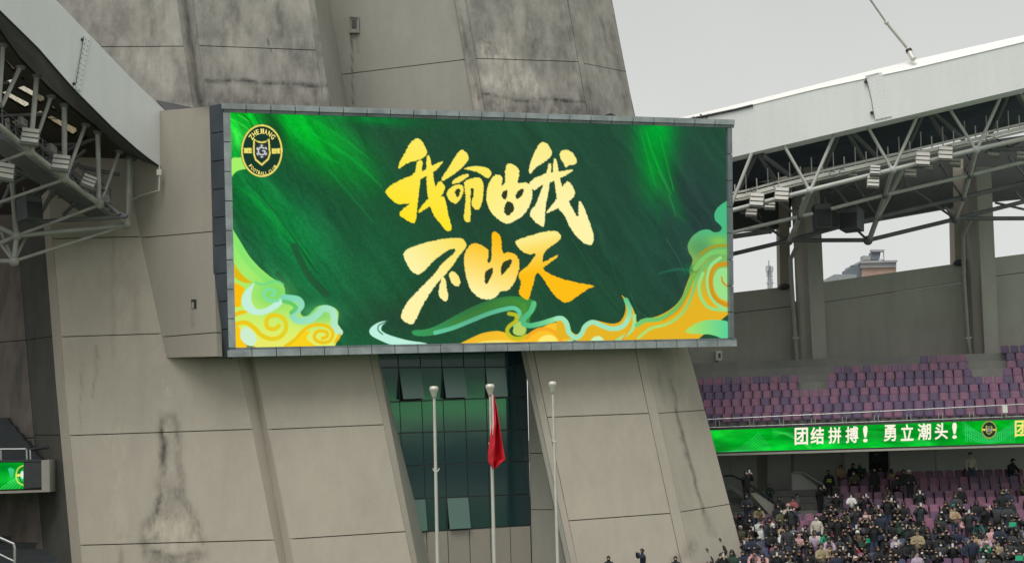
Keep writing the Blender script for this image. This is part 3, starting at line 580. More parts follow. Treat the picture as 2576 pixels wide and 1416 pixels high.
    K([[(1130, 101), (1166, 113), (1198, 165), (1193, 200), (1150, 237), (1090, 272), (1045, 328), (1038, 290), (1058, 220), (1095, 138)],
       [(1248, 190), (1258, 163), (1300, 153), (1342, 178), (1370, 235), (1352, 257), (1312, 262), (1290, 280), (1278, 247), (1253, 215)],
       [(1038, 385), (1070, 352), (1150, 318), (1210, 306), (1260, 302), (1335, 288), (1342, 298), (1290, 332), (1220, 362), (1170, 388), (1112, 402), (1080, 432), (1055, 422)],
       [(1173, 250), (1192, 243), (1194, 300), (1177, 420), (1152, 550), (1147, 672), (1130, 682), (1078, 642), (1043, 600), (1058, 560), (1085, 535), (1108, 470), (1148, 370)],
       [(1208, 215), (1222, 213), (1234, 250), (1248, 340), (1273, 430), (1312, 508), (1377, 632), (1377, 508), (1391, 502), (1422, 560), (1472, 700), (1484, 760), (1466, 811), (1398, 782), (1328, 702), (1278, 592), (1238, 560), (1222, 430), (1203, 300)],
       [(1268, 402), (1310, 362), (1353, 430), (1353, 467), (1312, 512), (1230, 557), (1148, 594), (1190, 540), (1238, 480)]], cream, (251, 236, 130), ((1400, 500), (1440, 350)))
    K([[(183, 860), (213, 828), (330, 788), (450, 760), (575, 753), (607, 773), (618, 815), (562, 880), (502, 972), (427, 1048), (372, 1122), (312, 1222), (282, 1292), (247, 1348), (188, 1322), (167, 1290), (183, 1240), (228, 1170), (318, 1080), (398, 1000), (448, 930), (538, 852), (540, 822), (480, 842), (400, 903), (302, 1008), (248, 992), (203, 920)],
       [(450, 1008), (477, 1040), (482, 1100), (494, 1150), (482, 1188), (450, 1177), (423, 1140), (433, 1080)],
       [(498, 1018), (493, 1000), (515, 978), (542, 988), (567, 1020), (577, 1060), (562, 1088), (520, 1072)]], cream, (250, 226, 96), ((1060, 700), (1170, 610)))
    K([[(597, 880), (622, 820), (658, 788), (712, 798), (762, 830), (768, 870), (758, 930), (790, 905), (786, 720), (810, 708), (852, 740), (858, 862), (905, 848), (952, 868), (978, 910), (972, 982), (942, 1062), (892, 1118), (850, 1112), (822, 1152), (780, 1175), (698, 1162), (638, 1102), (608, 1000)]], cream, org, ((1210, 740), (1250, 600)),
      [[(742, 985), (798, 950), (792, 1005), (747, 1082), (738, 1030)], [(855, 922), (928, 893), (922, 932), (875, 990), (848, 1012)]])
    K([[(948, 782), (960, 768), (1050, 738), (1160, 708), (1235, 708), (1262, 738), (1252, 770), (1190, 812), (1147, 847), (1132, 900), (1138, 922), (1242, 862), (1236, 886), (1172, 932), (1128, 967), (1200, 1008), (1300, 1043), (1390, 1063), (1497, 1078), (1440, 1102), (1382, 1142), (1300, 1201), (1240, 1172), (1188, 1112), (1138, 1032), (1100, 985), (1082, 1012), (1072, 1060), (1052, 1132), (1036, 1178), (1000, 1162), (968, 1132), (983, 1080), (988, 1050), (968, 1020), (978, 983), (1038, 940), (1078, 880), (1095, 860), (1030, 867), (988, 842), (953, 802)]], (252, 236, 140), org, ((1350, 600), (1370, 680)))
    # club emblem
    emblem(c, 658.6, 379.8, 52, 66, 4.2)
def emblem(c, x, y, rx, ry, w):
    el = lambda a, b, n=60: [(x + a * math.cos(2 * math.pi * i / n), y + b * math.sin(2 * math.pi * i / n)) for i in range(n)]
    ye = (242, 226, 112); dk = (28, 58, 44)
    c.poly(el(rx + 1, ry + 1), (40, 60, 20), it=0); c.poly(el(rx, ry), ye, it=0); c.poly(el(rx - w, ry - w), dk, it=0)
    k = rx / 52.0; kk = ry / 66.0
    S = lambda pts: [(x + a * k, y + b * kk) for a, b in pts]
    c.poly(S([(-46, -7), (-25, -7), (-25, 6), (-46, 6), (-44, 0)]), ye, it=0); c.poly(S([(47, -6), (25, -6), (25, 7), (47, 7), (45, 1)]), ye, it=0)
    sh = [(-21, -32), (-12, -25), (0, -23), (12, -25), (19, -32), (21, -10), (22, 8), (18, 22), (0, 38), (-17, 24), (-22, 8), (-22, -10)]
    c.poly(S(sh), ye, it=0); c.poly(S([(a * .82, b * .84 + .3) for a, b in sh]), (34, 52, 48), it=0)
    wh = (236, 238, 240)
    c.poly([(x + 16 * k * math.cos(t), y + 1 + 18.5 * kk * math.sin(t)) for t in np.linspace(0, 6.28, 20)], (60, 66, 66), it=0)
    for i in range(6):
        t = i * math.pi / 3 + .5; cx_, cy_ = 12.5 * math.cos(t), 1 + 14.5 * math.sin(t); c.poly(S([(cx_ + 4.4 * math.cos(t + 1.57) * q - math.cos(t) * r, cy_ + 5 * math.sin(t + 1.57) * q - math.sin(t) * r) for q, r in ((-1, 0), (0, -2.2), (1, 0), (0, 2.2))]), wh)
    c.stroke(S([(6, -6), (-2, -9), (-8, -3), (-8, 5), (-2, 10), (6, 8), (8, 1), (2, 0)]), 2.8 * k, wh)
make_display('led_panel', [SP(0, 0), SP(SW, 0), SP(SW, SHh), SP(0, SHh)], 860, 380, paint_screen, screen, SQ, 2)

def glyphs(ch, bold=0.0):
    cu = bpy.data.curves.new('t', 'FONT'); cu.body = ch; cu.resolution_u = 3
    o = bpy.data.objects.new('t', cu); COL.objects.link(o); bpy.context.view_layer.update()
    me = bpy.data.meshes.new_from_object(o.evaluated_get(bpy.context.evaluated_depsgraph_get())); bpy.data.objects.remove(o)
    V0 = np.array([v.co[:2] for v in me.vertices]); F0 = [tuple(p.vertices) for p in me.polygons]; V = []; F = []
    sh = [(0, 0)] if not bold else [(bold * a, bold * b) for a, b in ((1, 0), (-1, 0), (0, 1), (0, -1), (.7, .7), (-.7, .7), (.7, -.7), (-.7, -.7))]
    for n_, (a, b) in enumerate(sh): F += [tuple(i + n_ * len(V0) for i in f) for f in F0]; V.append(V0 + [a, b])
    V = np.concatenate(V); lo, hi = V.min(0), V.max(0)
    return (V - lo) / (hi - lo), F, (hi - lo)
YEL = emis('led_gold', RGB(248, 232, 130)); LWH = emis('led_white', RGB(252, 246, 226)); BRN = emis('led_brown', RGB(120, 100, 40))
def put(name, ch, fn, mat, parent, bold=.02):
    V, F, sz = glyphs(ch, bold); me = mesh(name, [fn(u, v) for u, v in V], F); return link(name, me, parent, mat)
def sp_px(x, y, w=.012): u, v = v2uv(x, y); return SP(u, v, w)
def arc_text(txt, cx, cy, rx, ry, a0, a1, hgt, top, bold=.02, fill=.82, wid=None):
    n = len(txt); wid = wid or [1] * n; tot = sum(wid); acc = 0
    for i, ch in enumerate(txt):
        am = a0 + (a1 - a0) * (acc + wid[i] / 2) / tot; dw = (a1 - a0) * wid[i] / tot * fill / 2; acc += wid[i]
        if ch == ' ': continue
        def fn(u, v, am=am, dw=dw):
            a = math.radians(am + dw * (2 * u - 1)); rr = (v - .5) * hgt * (1 if top else -1)
            return sp_px(cx + (rx + rr) * math.cos(a), cy - (ry + rr) * math.sin(a))
        put('letter', ch, fn, YEL, screen, bold)
arc_text('ZHEJIANG', 658.6, 379.8, 39, 51, 143, 40, 13, True, .028, .8, [1, 1, .9, .8, .45, 1, 1, 1])
arc_text('FOOTBALL CLUB', 658.6, 379.8, 42.5, 55, 218, 322, 9, False, .022, .8, [1, 1, 1, 1, 1, 1, .9, .9, .5, 1, .9, 1, 1])
for ch, x in (('1', 623), ('9', 628), ('9', 688), ('8', 694)):
    put('letter', ch, lambda u, v, x=x: sp_px(x - 1.4 + u * (1.4 if ch == '1' else 2.8), 382.5 - v * 5.5, .012), BRN, screen, .0)

# cladding frame round the screen
def fbox(u0, u1, v0, v1, w0, w1, mat, name='cladding_panel', sl=None):
    m = MB(); a, b, c, d = SP(u0, v0, w1), SP(u1, v0, w1), SP(u1, v1, w1), SP(u0, v1, w1)
    if sl:   # corner offsets (du, dv)
        a, b, c, d = [p + eu * q[0] + ev * q[1] for p, q in zip((a, b, c, d), sl)]
    m.quadbox(a, b, c, d, -en * (w1 - w0)); return m.build(name, mat, screen)
FW = .37; g = .018
nT = 23; du = (SW + 2 * FW) / nT
for i in range(nT):
    a = -FW + i * du + g; b = a + du - 2 * g
    fbox(a, b, -FW, -.14, -.5, .22, FRAML)
    fbox(a, b, -.138, -.004, -.5, .14, FRAME, 'lip_panel')
    fbox(a, b, SHh + .004, SHh + .09, -.5, .16, FRAME, 'lip_panel'); fbox(a, b, SHh + .092, SHh + FW, -.5, .22, FRAML)
nV = 8; dv = (SHh) / nV
for i in range(nV):
    a = i * dv + g; b = a + dv - 2 * g
    fbox(SW + .004, SW + .22, a, b, -.5, .2, FRAME); fbox(-.3, -.004, a, b, -.3, .2, FRAML)
# deep dark left return of the frame
for i in range(nV + 1):
    dv2 = (SHh + 2 * FW) / (nV + 1); a = -FW + i * dv2 + g; b = a + dv2 - 2 * g
    p = [SP(-.31, a, .2), SP(-.31, b, .2)]; kx = Vector((-.62, .35, 0))
    m = MB(); m.quadbox(p[0] + kx, p[0], p[1], p[1] + kx, Vector((.1, .25, 0))); m.build('return_panel', FRAMD, screen)
m = MB(); m.quadbox(SP(-.34, -FW + .02, .1), SP(SW + .2, -FW + .02, .1), SP(SW + .2, SHh + FW - .02, .1), SP(-.34, SHh + FW - .02, .1), -en * .05)
for q in ((-.34, SW + .2, -FW + .02, -.02), (-.34, SW + .2, SHh + .02, SHh + FW - .02), (-.34, -.02, -.02, SHh + .02), (SW + .02, SW + .2, -.02, SHh + .02)):
    pass
m = MB()
for q in ((-.34, SW + .2, -FW + .02, -.02), (-.34, SW + .2, SHh + .02, SHh + FW - .02), (-.34, -.02, -.02, SHh + .02), (SW + .02, SW + .2, -.02, SHh + .02)):
    m.quadbox(SP(q[0], q[2], .1), SP(q[1], q[2], .1), SP(q[1], q[3], .1), SP(q[0], q[3], .1), -en * .6)
m.build('frame_core', FRAMD, screen)
m = MB(); m.quadbox(SP(-.33, -.3, -.3), SP(SW + .19, -.3, -.3), SP(SW + .19, SHh + .3, -.3), SP(-.33, SHh + .3, -.3), -en * 1.4); m.build('cabinet', FRAMD, screen)
# steel struts holding the screen to the tower
m = MB()
for u in (1.5, 7, 13, 18):
    for v in (.8, SHh - .8): m.tube(SP(u, v, -1.6), SP(u, v, -1.6) + Vector((.4, 3.4, 0)), .14)
m.build('support_strut', TUBD, screen)

# ================================================================== glass front between the legs
glass = empty('glass_facade', P(1150, 1345, 67), 'dark green glass curtain wall between the tower legs with tilted open windows', 'glass facade')
def gY(x): return 65.2 + (x - 945) * (3.1 / 385)
gc = [(949.7, 966), (1001, 1018), (1057, 1072.8), (1110.5, 1126), (1166, 1180.7), (1219.6, 1233.5), (1271, 1283.5), (1323, 1334.8)]
gr = [(860, 860), (924, 923), (1010, 998), (1089, 1080), (1172, 1160), (1256.5, 1242.5), (1340, 1320.5)]
def gpt(i, j, di=0., dj=0.):
    def rowy(x): l, r = gr[j]; return l + (r - l) * (x - 1001) / (1323 - 1001)
    x = gc[i][0]
    for _ in range(3): y = rowy(x); x = gc[i][0] + (gc[i][1] - gc[i][0]) * (y - 902) / (1331 - 902)
    return P(x, y, gY(x))
m, t, p = nmat('dark_green_glass'); p.inputs['Base Color'].default_value = (.01, .045, .052, 1); p.inputs['Roughness'].default_value = .11; p.inputs['IOR'].default_value = 2.2
N = t.nodes; nz = N.new('ShaderNodeTexNoise'); nz.inputs['Scale'].default_value = .35; tg = N.new('ShaderNodeNewGeometry'); t.links.new(tg.outputs['Position'], nz.inputs['Vector'])
bp = N.new('ShaderNodeBump'); bp.inputs['Strength'].default_value = .06; bp.inputs['Distance'].default_value = .1; t.links.new(nz.outputs[0], bp.inputs['Height']); t.links.new(bp.outputs[0], p.inputs['Normal'])
GLS = m
m, t, p = nmat('sky_toned_glass'); p.inputs['Base Color'].default_value = (.10, .19, .165, 1); p.inputs['Roughness'].default_value = .3; p.inputs['Specular IOR Level'].default_value = .9; GLP = m  # sky reflection of the open panes put into a paler base colour
gn = Vector((.41, -.912, 0))
OPEN = {(1, 1), (3, 1), (5, 1), (1, 5), (3, 5)}
for i in range(7):
    for j in range(6):
        a, b, c, d = gpt(i, j), gpt(i + 1, j), gpt(i + 1, j + 1), gpt(i, j + 1)
        cen = (a + b + c + d) / 4; sh = lambda q, k=.028: q + (cen - q).normalized() * k * 1.3
        if (i, j) in OPEN:
            ang = {(1, 1): .30, (3, 1): .26, (5, 1): .16, (1, 5): .12, (3, 5): .16}[(i, j)]; hh = (d - a).length
            o2 = gn * (hh * math.sin(ang)) + Vector((0, 0, hh * (1 - math.cos(ang))))
            m = MB(); m.quadbox(sh(a) + gn * .04, sh(b) + gn * .04, sh(c) + o2, sh(d) + o2, -gn * .04)
            o = m.build('open_window', GLP, glass); o['label'] = 'top-hung window pushed open'
            m = MB(); m.quadbox(a, b, c, d, -gn * .02); [setattr(v, 'xyz', v.xyz - gn * .35) for v in m.V]; m.build('dark_opening', BLACK, glass)
        else:
            j1, j2 = gn * random.uniform(-.004, .004), gn * random.uniform(-.004, .004); jt = [j1, j2, j2, j1]
            m = MB(); m.quadbox(*[sh(q) + jt[k] for k, q in enumerate((a, b, c, d))], -gn * .03); m.build('glass_pane', GLS, glass)
m = MB()
for i in range(8): m.quadbox(gpt(i, 0) - gn * .045 - Vector((.04, 0, 0)), gpt(i, 0) - gn * .045 + Vector((.04, 0, 0)), gpt(i, 6) - gn * .045 + Vector((.04, 0, 0)), gpt(i, 6) - gn * .045 - Vector((.04, 0, 0)), -gn * .15)
for j in range(7):
    z = Vector((0, 0, .04)); m.quadbox(gpt(0, j) - gn * .05 + z, gpt(7, j) - gn * .05 + z, gpt(7, j) - gn * .05 - z, gpt(0, j) - gn * .05 - z, -gn * .12)
m.build('mullion_grid', DARKG, glass)
m = MB(); m.quadbox(gpt(0, 0) - gn * .9, gpt(7, 0) - gn * .9, gpt(7, 6) - gn * .9, gpt(0, 6) - gn * .9, -gn * .2); m.build('room_wall', DARKG, glass)
# sill and cladding panels below the glass
base = empty('base_wall', P(1200, 1500, 67), 'low wall of tall beige panels under the glass front', 'wall')
def gcx(i): 
    def f(y): x = gc[i][0] + (gc[i][1] - gc[i][0]) * (y - 902) / (1331 - 902); return (x, gY(x) - .05)
    return f
def rb(x, k=0): return 1341.5 + (1322 - 1341.5) * (x - 1001) / (1323 - 1001)
for i in range(1, 7):
    panel('wall_panel', gcx(i), gcx(i + 1), (rb(gc[i][1]), rb(gc[i + 1][1])), (1560, 1560), C_box, base, gap=.02, depth=.15)
backing('wall_core', gcx(0), gcx(7), 1345, 1560, base, .4)

# ================================================================== roof girders
def beam_poly(name, front, back, mat, parent): return None
def gir(name, top, bot, Yf, thick, mat, parent, n=16, sub=1):
    """box girder: front face traced along top and bottom lines, given real thickness"""
    V = []; F = []
    for i in range(n + 1):
        t = i / n; xt = top[0][0] + (top[-1][0] - top[0][0]) * t; xb = bot[0][0] + (bot[-1][0] - bot[0][0]) * t
        yt = float(np.interp(xt, [q[0] for q in top], [q[1] for q in top])); yb = float(np.interp(xb, [q[0] for q in bot], [q[1] for q in bot]))
        a = P(xt, yt, Yf(xt)); b = P(xb, yb, Yf(xb)); k = Vector(thick); V += [a, b, b + k, a + k]
    for i in range(n):
        for j in range(4): F.append((i * 4 + j, i * 4 + (j + 1) % 4, (i + 1) * 4 + (j + 1) % 4, (i + 1) * 4 + j))
    F += [(3, 2, 1, 0), tuple(n * 4 + j for j in range(4))]
    return MB().add(V, F).build(name, mat, parent)
# left one, running over the viewer's left shoulder
def YL(x): return 53.5 + 9.4 * x / 410 if x > -200 else 53.5 + 9.4 * x / 410
lroof = empty('left_stand_roof', P(200, 300, 60), 'roof edge of the left stand: white box girder with tube truss and skylights below', 'stadium roof')
topL = [(-150, -330), (0, -142), (140, 0), (341, 208), (414, 277)]; botL = [(-150, -120), (0, 28), (96, 122), (182, 221), (279, 318), (357, 387), (403, 420)]
nn = 18
V = []; F = []
for i in range(nn + 1):
    t = i / nn; xt = -150 + 564 * t; xb = -150 + 553 * t
    yt = float(np.interp(xt, [q[0] for q in topL], [q[1] for q in topL])); yb = float(np.interp(xb, [q[0] for q in botL], [q[1] for q in botL]))
    a = P(xt, yt, YL(xt)); b = P(xb, yb, YL(xb))
    ys = float(np.interp(xb, [-150, 0, 49, 123, 211, 292, 403], [-50, 88, 159, 234, 307, 370, 424])) ; xs = xb
    c = PZ(xs, ys + 1, b.z + .02); c2 = c + Vector((0, 0, 2.2)); V += [a, b, c, c2]
for i in range(nn): F += [(i * 4, i * 4 + 1, i * 4 + 5, i * 4 + 4), (i * 4 + 2, i * 4 + 3, i * 4 + 7, i * 4 + 6), (i * 4 + 3, i * 4, i * 4 + 4, i * 4 + 7)]
F += [(nn * 4, nn * 4 + 1, nn * 4 + 2, nn * 4 + 3)]
MB().add(V, F).build('box_girder', WHITE, lroof)
LS = V
V2 = []; F2 = []
for i in range(nn + 1): V2 += [V[i * 4 + 1] - Vector((0, 0, .03)), V[i * 4 + 2] - Vector((0, 0, .03))]
for i in range(nn): F2.append((i * 2, i * 2 + 1, i * 2 + 3, i * 2 + 2))
# soffit has thickness
k = len(V2); V2 += [v + Vector((0, 0, .025)) for v in V2]; F2 += [tuple(i + k for i in f) for f in F2]; 
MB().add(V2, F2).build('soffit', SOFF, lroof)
m = MB()
for i in range(nn): m.tube(V[i * 4 + 1] + Vector((0, -.03, -.03)), V[i * 4 + 5] + Vector((0, -.03, -.03)), .045, n=4)
m.build('drip_edge', BLACK, lroof)
# bolted splice plate
def lpt(x, y, off=-.06): return P(x, y, YL(x + (y - 150) * 0.0) + off)
q = [(211, 88), (228, 97), (203, 231), (185, 222)]; m = MB(); m.quadbox(*[lpt(*c_) for c_ in q], (0, .05, 0)); m.build('splice_plate', WHITE, lroof)
m = MB()
for i in range(11):
    for j in range(2):
        t = (i + .5) / 11; x = 211 + (185 - 211) * t + 5 + j * 8; y = 90 + 134 * t + 2 + j * 5; m.ball(lpt(x, y, -.07), .035, 6, 4)
m.build('bolt', TUBE, lroof)['kind'] = 'stuff'
m = MB(); m.path([lpt(211, 92, -.1), lpt(203, 140, -.1), lpt(190, 215, -.1)], .012, 4); m.ball(lpt(207, 100), .06); m.ball(lpt(186, 211), .06); m.build('seam', BLACK, lroof)
# roof deck with skylights, ribbed
def PL(x, y, up=0.0):
    d = ray(x, y); return CAM + d * ((38.9 + up) / (d.z + .41 * d.y))
def zdk(Y): return 47.9 - .41 * Y
SKY = [[(37, 224), (60, 217), (110, 244), (113, 257), (102, 263), (85, 250)], [(0, 236), (15, 230), (71, 259), (74, 271), (62, 275), (20, 250)], [(5, 207), (31, 200), (42, 209), (23, 216)],
       [(112, 298), (129, 292), (191, 323), (194, 336), (183, 344), (150, 322)], [(122, 271), (133, 268), (144, 278), (137, 281)], [(85, 287), (102, 279), (119, 288), (95, 294)], [(5, 149), (10, 147), (38, 177), (34, 181)], [(147, 285), (154, 282), (156, 289), (150, 290)], [(52, 193), (60, 196), (64, 204), (56, 201)], [(205, 348), (216, 342), (225, 347), (212, 350)]]
holes = [[tuple(PL(x, y)[:2]) for x, y in s_] for s_ in SKY]
redge = [PL(x, y) for x, y in ((-150, -60), (0, 82), (49, 150), (123, 226), (211, 300), (292, 362), (400, 422))]
outer = [(v.x, v.y) for v in redge] + [(-14.5, 70), (-55, 70), (-55, redge[0].y)]
polys = [[Vector((x, y, 0)) for x, y in outer]] + [[Vector((x, y, 0)) for x, y in h_] for h_ in holes]
tris = tessellate_polygon(polys); fl = [Vector((v.x, v.y, zdk(v.y))) for pl in polys for v in pl]
k = len(fl); MB().add(fl + [v + Vector((0, 0, .12)) for v in fl], list(tris) + [tuple(i + k for i in t) for t in tris]).build('roof_deck', plain('brown_roof_deck', (.075, .062, .05), .8, scale=.7), lroof)
m, t, p = nmat('milky_skylight'); N = t.nodes; t.links.remove(N['Material Output'].inputs[0].links[0])
tr = N.new('ShaderNodeBsdfTranslucent'); wvv = N.new('ShaderNodeTexWave'); wvv.inputs['Scale'].default_value = 1.6; wvv.bands_direction = 'X'; tg = N.new('ShaderNodeNewGeometry'); t.links.new(tg.outputs['Position'], wvv.inputs['Vector'])
cr = N.new('ShaderNodeValToRGB'); cr.color_ramp.elements[0].color = (.86, .78, .62, 1); cr.color_ramp.elements[1].color = (1, .96, .82, 1); t.links.new(wvv.outputs[0], cr.inputs[0]); t.links.new(cr.outputs[0], tr.inputs[0])
tp = N.new('ShaderNodeBsdfTransparent'); t.links.new(cr.outputs[0], tp.inputs[0]); ms = N.new('ShaderNodeMixShader'); ms.inputs[0].default_value = .85
t.links.new(tr.outputs[0], ms.inputs[1]); t.links.new(tp.outputs[0], ms.inputs[2]); t.links.new(ms.outputs[0], N['Material Output'].inputs[0]); SKYM = m
for s_ in SKY:
    c_ = [PL(x, y, .3) for x, y in s_]; cen = sum(c_, Vector()) / len(c_); c_ = [cen + (v - cen) * 1.12 for v in c_]
    # corrugated sheet: fan rows between the two long sides
    V = []; n_ = 25; a, b = c_[0], c_[len(c_) // 2]
    d1 = (b - a); nrm = Vector((-d1.y, d1.x, 0)).normalized(); wd = max((v - a).dot(nrm) for v in c_) - min((v - a).dot(nrm) for v in c_)
    lo = min((v - a).dot(nrm) for v in c_); L0 = min((v - a).dot(d1.normalized()) for v in c_); L1 = max((v - a).dot(d1.normalized()) for v in c_)
    for i in range(n_ + 1):
        zz = .06 * math.cos(i * math.pi); q_ = a + d1.normalized() * (L0 + (L1 - L0) * i / n_); q_.z += zz
        V += [Vector((w_.x, w_.y, zdk(w_.y) + .3 + zz)) for w_ in (q_ + nrm * lo, q_ + nrm * (lo + wd))]
    MB().add(V, [(2 * i, 2 * i + 1, 2 * i + 3, 2 * i + 2) for i in range(n_)]).build('skylight', SKYM, lroof)
m = MB(); ry_ = [v.y for v in redge]; rx_ = [v.x for v in redge]
for yy in np.arange(50, 69, 2.1):
    xr = float(np.interp(yy, ry_, rx_)) - 1.2; m.tube(Vector((-50, yy, zdk(yy) - .12)), Vector((xr, yy, zdk(yy) - .12)), .09, n=4)
m.build('purlin', TUBD, lroof)['kind'] = 'stuff'
# truss tubes
def tubes(lst, parent, mat, r, name='truss_tube', n=8):
    for a, b in lst: MB().tube(P(*a), P(*b), r, n=n).build(name, mat, parent)
def nodes(lst, parent, mat, r):
    for a in lst: MB().ball(P(*a), r, 12, 8).build('truss_node', mat, parent)
ch = [(-90, 255), (0, 319), (75, 381), (162, 448), (251, 514), (319, 563)]
YC = lambda x: YL(x) + 1.6
for (xa, ya), (xb, yb) in zip(ch, ch[1:]): MB().tube(P(xa, ya, YC(xa)), P(xb, yb, YC(xb)), .115 if xb < 260 else .085, n=10).build('chord_tube', TUBL, lroof)
nodes([(75, 381, YC(75)), (162, 448, YC(162)), (251, 514, YC(251)), (319, 565, YC(319))], lroof, TUBL, .2)
for (xa, ya, xb, yb, r) in ((8, 112, -2, 260, .1), (52, 168, 4, 268, .1), (93, 190, 77, 372, .12), (129, 242, 84, 372, .09), (162, 263, 162, 440, .13), (216, 313, 168, 440, .09), (246, 332, 249, 505, .12), (301, 380, 254, 508, .09), (326, 395, 319, 560, .13), (334, 398, 325, 560, .06)):
    MB().tube(P(xa, ya, YC(xa) + .3), P(xb, yb, YC(xb)), r * .85, n=10).build('truss_strut', TUBL, lroof)
    MB().lathe(P(xa, ya, YC(xa) + .3) - Vector((0, 0, .03)), [(.02, -.1), (.15, -.09), (.2, .04), (.02, .05)], 10).build('strut_collar', TUBD, lroof)
n5, n6, ne = (42, 593, 61.3), (35, 657, 61.3), (319, 567, YC(319))
tubes([(ne, n5), (n5, n6), (n5, (-60, 545, 60)), (n5, (-60, 640, 62)), (n6, (-60, 656, 61))], lroof, TUBL, .11)
tubes([(ne, n6), ((251, 516, YC(251)), n5), ((162, 452, YC(162)), (-60, 530, 60)), ((75, 381, YC(75)), (-60, 430, 59)), (n6, (3, 584, 62)), (n6, (65, 597, 62)), (n6, (-40, 560, 62))], lroof, TUBL, .07)
tubes([((30, 440, 60.5), n5), ((18, 300, 58.5), (40, 585, 61.3))], lroof, TUBL, .1)
nodes([n5, n6], lroof, TUBL, .22)
# deeper, darker members and a catwalk
random.seed(3)
tubes([((-20, 360, 59.5), (200, 470, 62.5)), ((-20, 400, 59.5), (230, 520, 62.5)), ((60, 330, 61.0), (300, 540, 61.0)), ((120, 470, 61.8), (70, 520, 61.0)), ((20, 470, 61.8), (110, 420, 61.0)), ((150, 480, 62.5), (320, 545, 61.0)), ((60, 560, 62.5), (318, 545, 61.0)), ((-10, 470, 61.0), (60, 400, 61.0)), ((0, 520, 61.0), (45, 430, 60.2)), ((90, 560, 62.5), (140, 470, 61.0)), ((160, 540, 62.5), (200, 500, 61.8)), ((200, 420, 62.5), (300, 440, 62.5)), ((120, 400, 62.5), (280, 330, 62.5))], lroof, TUBD, .09, n=6)
m = MB()
for i in range(9):
    x = 5 + i * 34; y0_ = 330 + i * 25; m.tube(P(x, y0_ - 55, YC(x) + 1.4), P(x + 2, y0_ + 6, YC(x) + 1.4), .035, n=5)
for k_ in (0, 22, 42): m.path([P(5 + i * 34, 277 + i * 25 + k_, YC(5 + i * 34) + 1.4) for i in range(9)], .022, 5)
m.build('catwalk_railing', TUBD, lroof)
m = MB()
for i in range(8):
    x = 5 + i * 34; x2 = x + 34; a = P(x, 336 + i * 25, YC(x) + 1.2); b = P(x2, 336 + (i + 1) * 25, YC(x2) + 1.2); m.quadbox(a, b, b - Vector((0, 0, .2)), a - Vector((0, 0, .2)), (-1.0, 1.2, 0))
m.build('catwalk_deck', TUBD, lroof)
rq = random.Random(9); m = MB()
for i in range(26):
    x = rq.uniform(-20, 290); y = 345 + x * .62 + rq.uniform(-40, 70); a = P(x, y, 60.8 + rq.uniform(0, 1.2)); b = P(x + rq.uniform(-45, 60), y + rq.uniform(-50, 40), 61 + rq.uniform(0, 1.2)); m.tube(a, b, rq.choice((.03, .045, .07)), n=5)
for i in range(10):
    x = rq.uniform(0, 280); y = 350 + x * .66 + rq.uniform(-30, 20); m.box(P(x, y, 60.5), (rq.uniform(.2, .5), .3, rq.uniform(.15, .4)), Matrix.Rotation(rq.uniform(-.6, .6), 3, 'Y'))
m.build('service_clutter', TUBD, lroof)['kind'] = 'stuff'
m = MB(); m.path([P(401, 418, 62.3), P(401, 437, 62.3), P(400, 480, 62.3), P(352, 492, 63.0), P(340, 500, 63.2), P(325, 503, 63.2)], .035, 6); m.box(P(401, 434, 62.3), (.2, .15, .25)); m.build('drain_pipe', POLE, lroof)

def floodlight(x, y, Y, sc_, label, yaw=0.0, pitch=.5, roll=0.0, grp='floodlights hung along the roof truss', nsl=3):
    c = P(x, y, Y); o = bpy.data.objects.new('floodlight', None); COL.objects.link(o); tag(o, label, 'floodlight', grp); o.location = c
    R = Matrix.Rotation(yaw, 3, 'Z') @ Matrix.Rotation(-pitch, 3, 'X') @ Matrix.Rotation(roll, 3, 'Y')
    w, h_ = .66 * sc_, .80 * sc_ * nsl / 3
    def sub(name, mb, mat):
        me = mb.mesh(name); me.materials.append(mat); k = bpy.data.objects.new(name, me); COL.objects.link(k); k.parent = o; return k
    sub('housing', MB().box(R @ Vector((0, .09, 0)), (w + .05, .14, h_ + .05), R), LAMPB)
    for i in range(nsl): sub('lamp_panel', MB().box(R @ Vector((0, -.02, h_ * ((i + .5) / nsl - .5))), (w, .06, h_ / nsl - .075), R), LAMPF)
    sub('bracket', MB().path([R @ Vector((-w * .55, .1, 0)), R @ Vector((-w * .5, .45, h_ * .5)), R @ Vector((w * .5, .45, h_ * .5)), R @ Vector((w * .55, .1, 0))], .025, 5), TUBL)
    return o
floodlight(76, 342, YC(76) - .5, .95, 'floodlight with three lamp panels, uppermost complete one on the left truss', .35, .5, .12)
floodlight(153, 408, YC(153) - .5, .95, 'floodlight with three lamp panels at the second bright node of the left truss', .3, .5, .12)
floodlight(224, 455, YC(224) - .5, .78, 'smaller tilted floodlight nearest to the tower on the left truss', .55, .5, .4)
floodlight(12, 430, YC(12) + 1, 1.0, 'floodlight cut by the left picture edge', .5, .5, .15)
floodlight(60, 298 + 10, YC(60) + .6, .5, 'small floodlight seen from its side above the left truss', 1.2, .4, .5)
floodlight(134, 375, YC(134) + .6, .5, 'small side-on floodlight between the first two big left ones', 1.2, .4, .5)

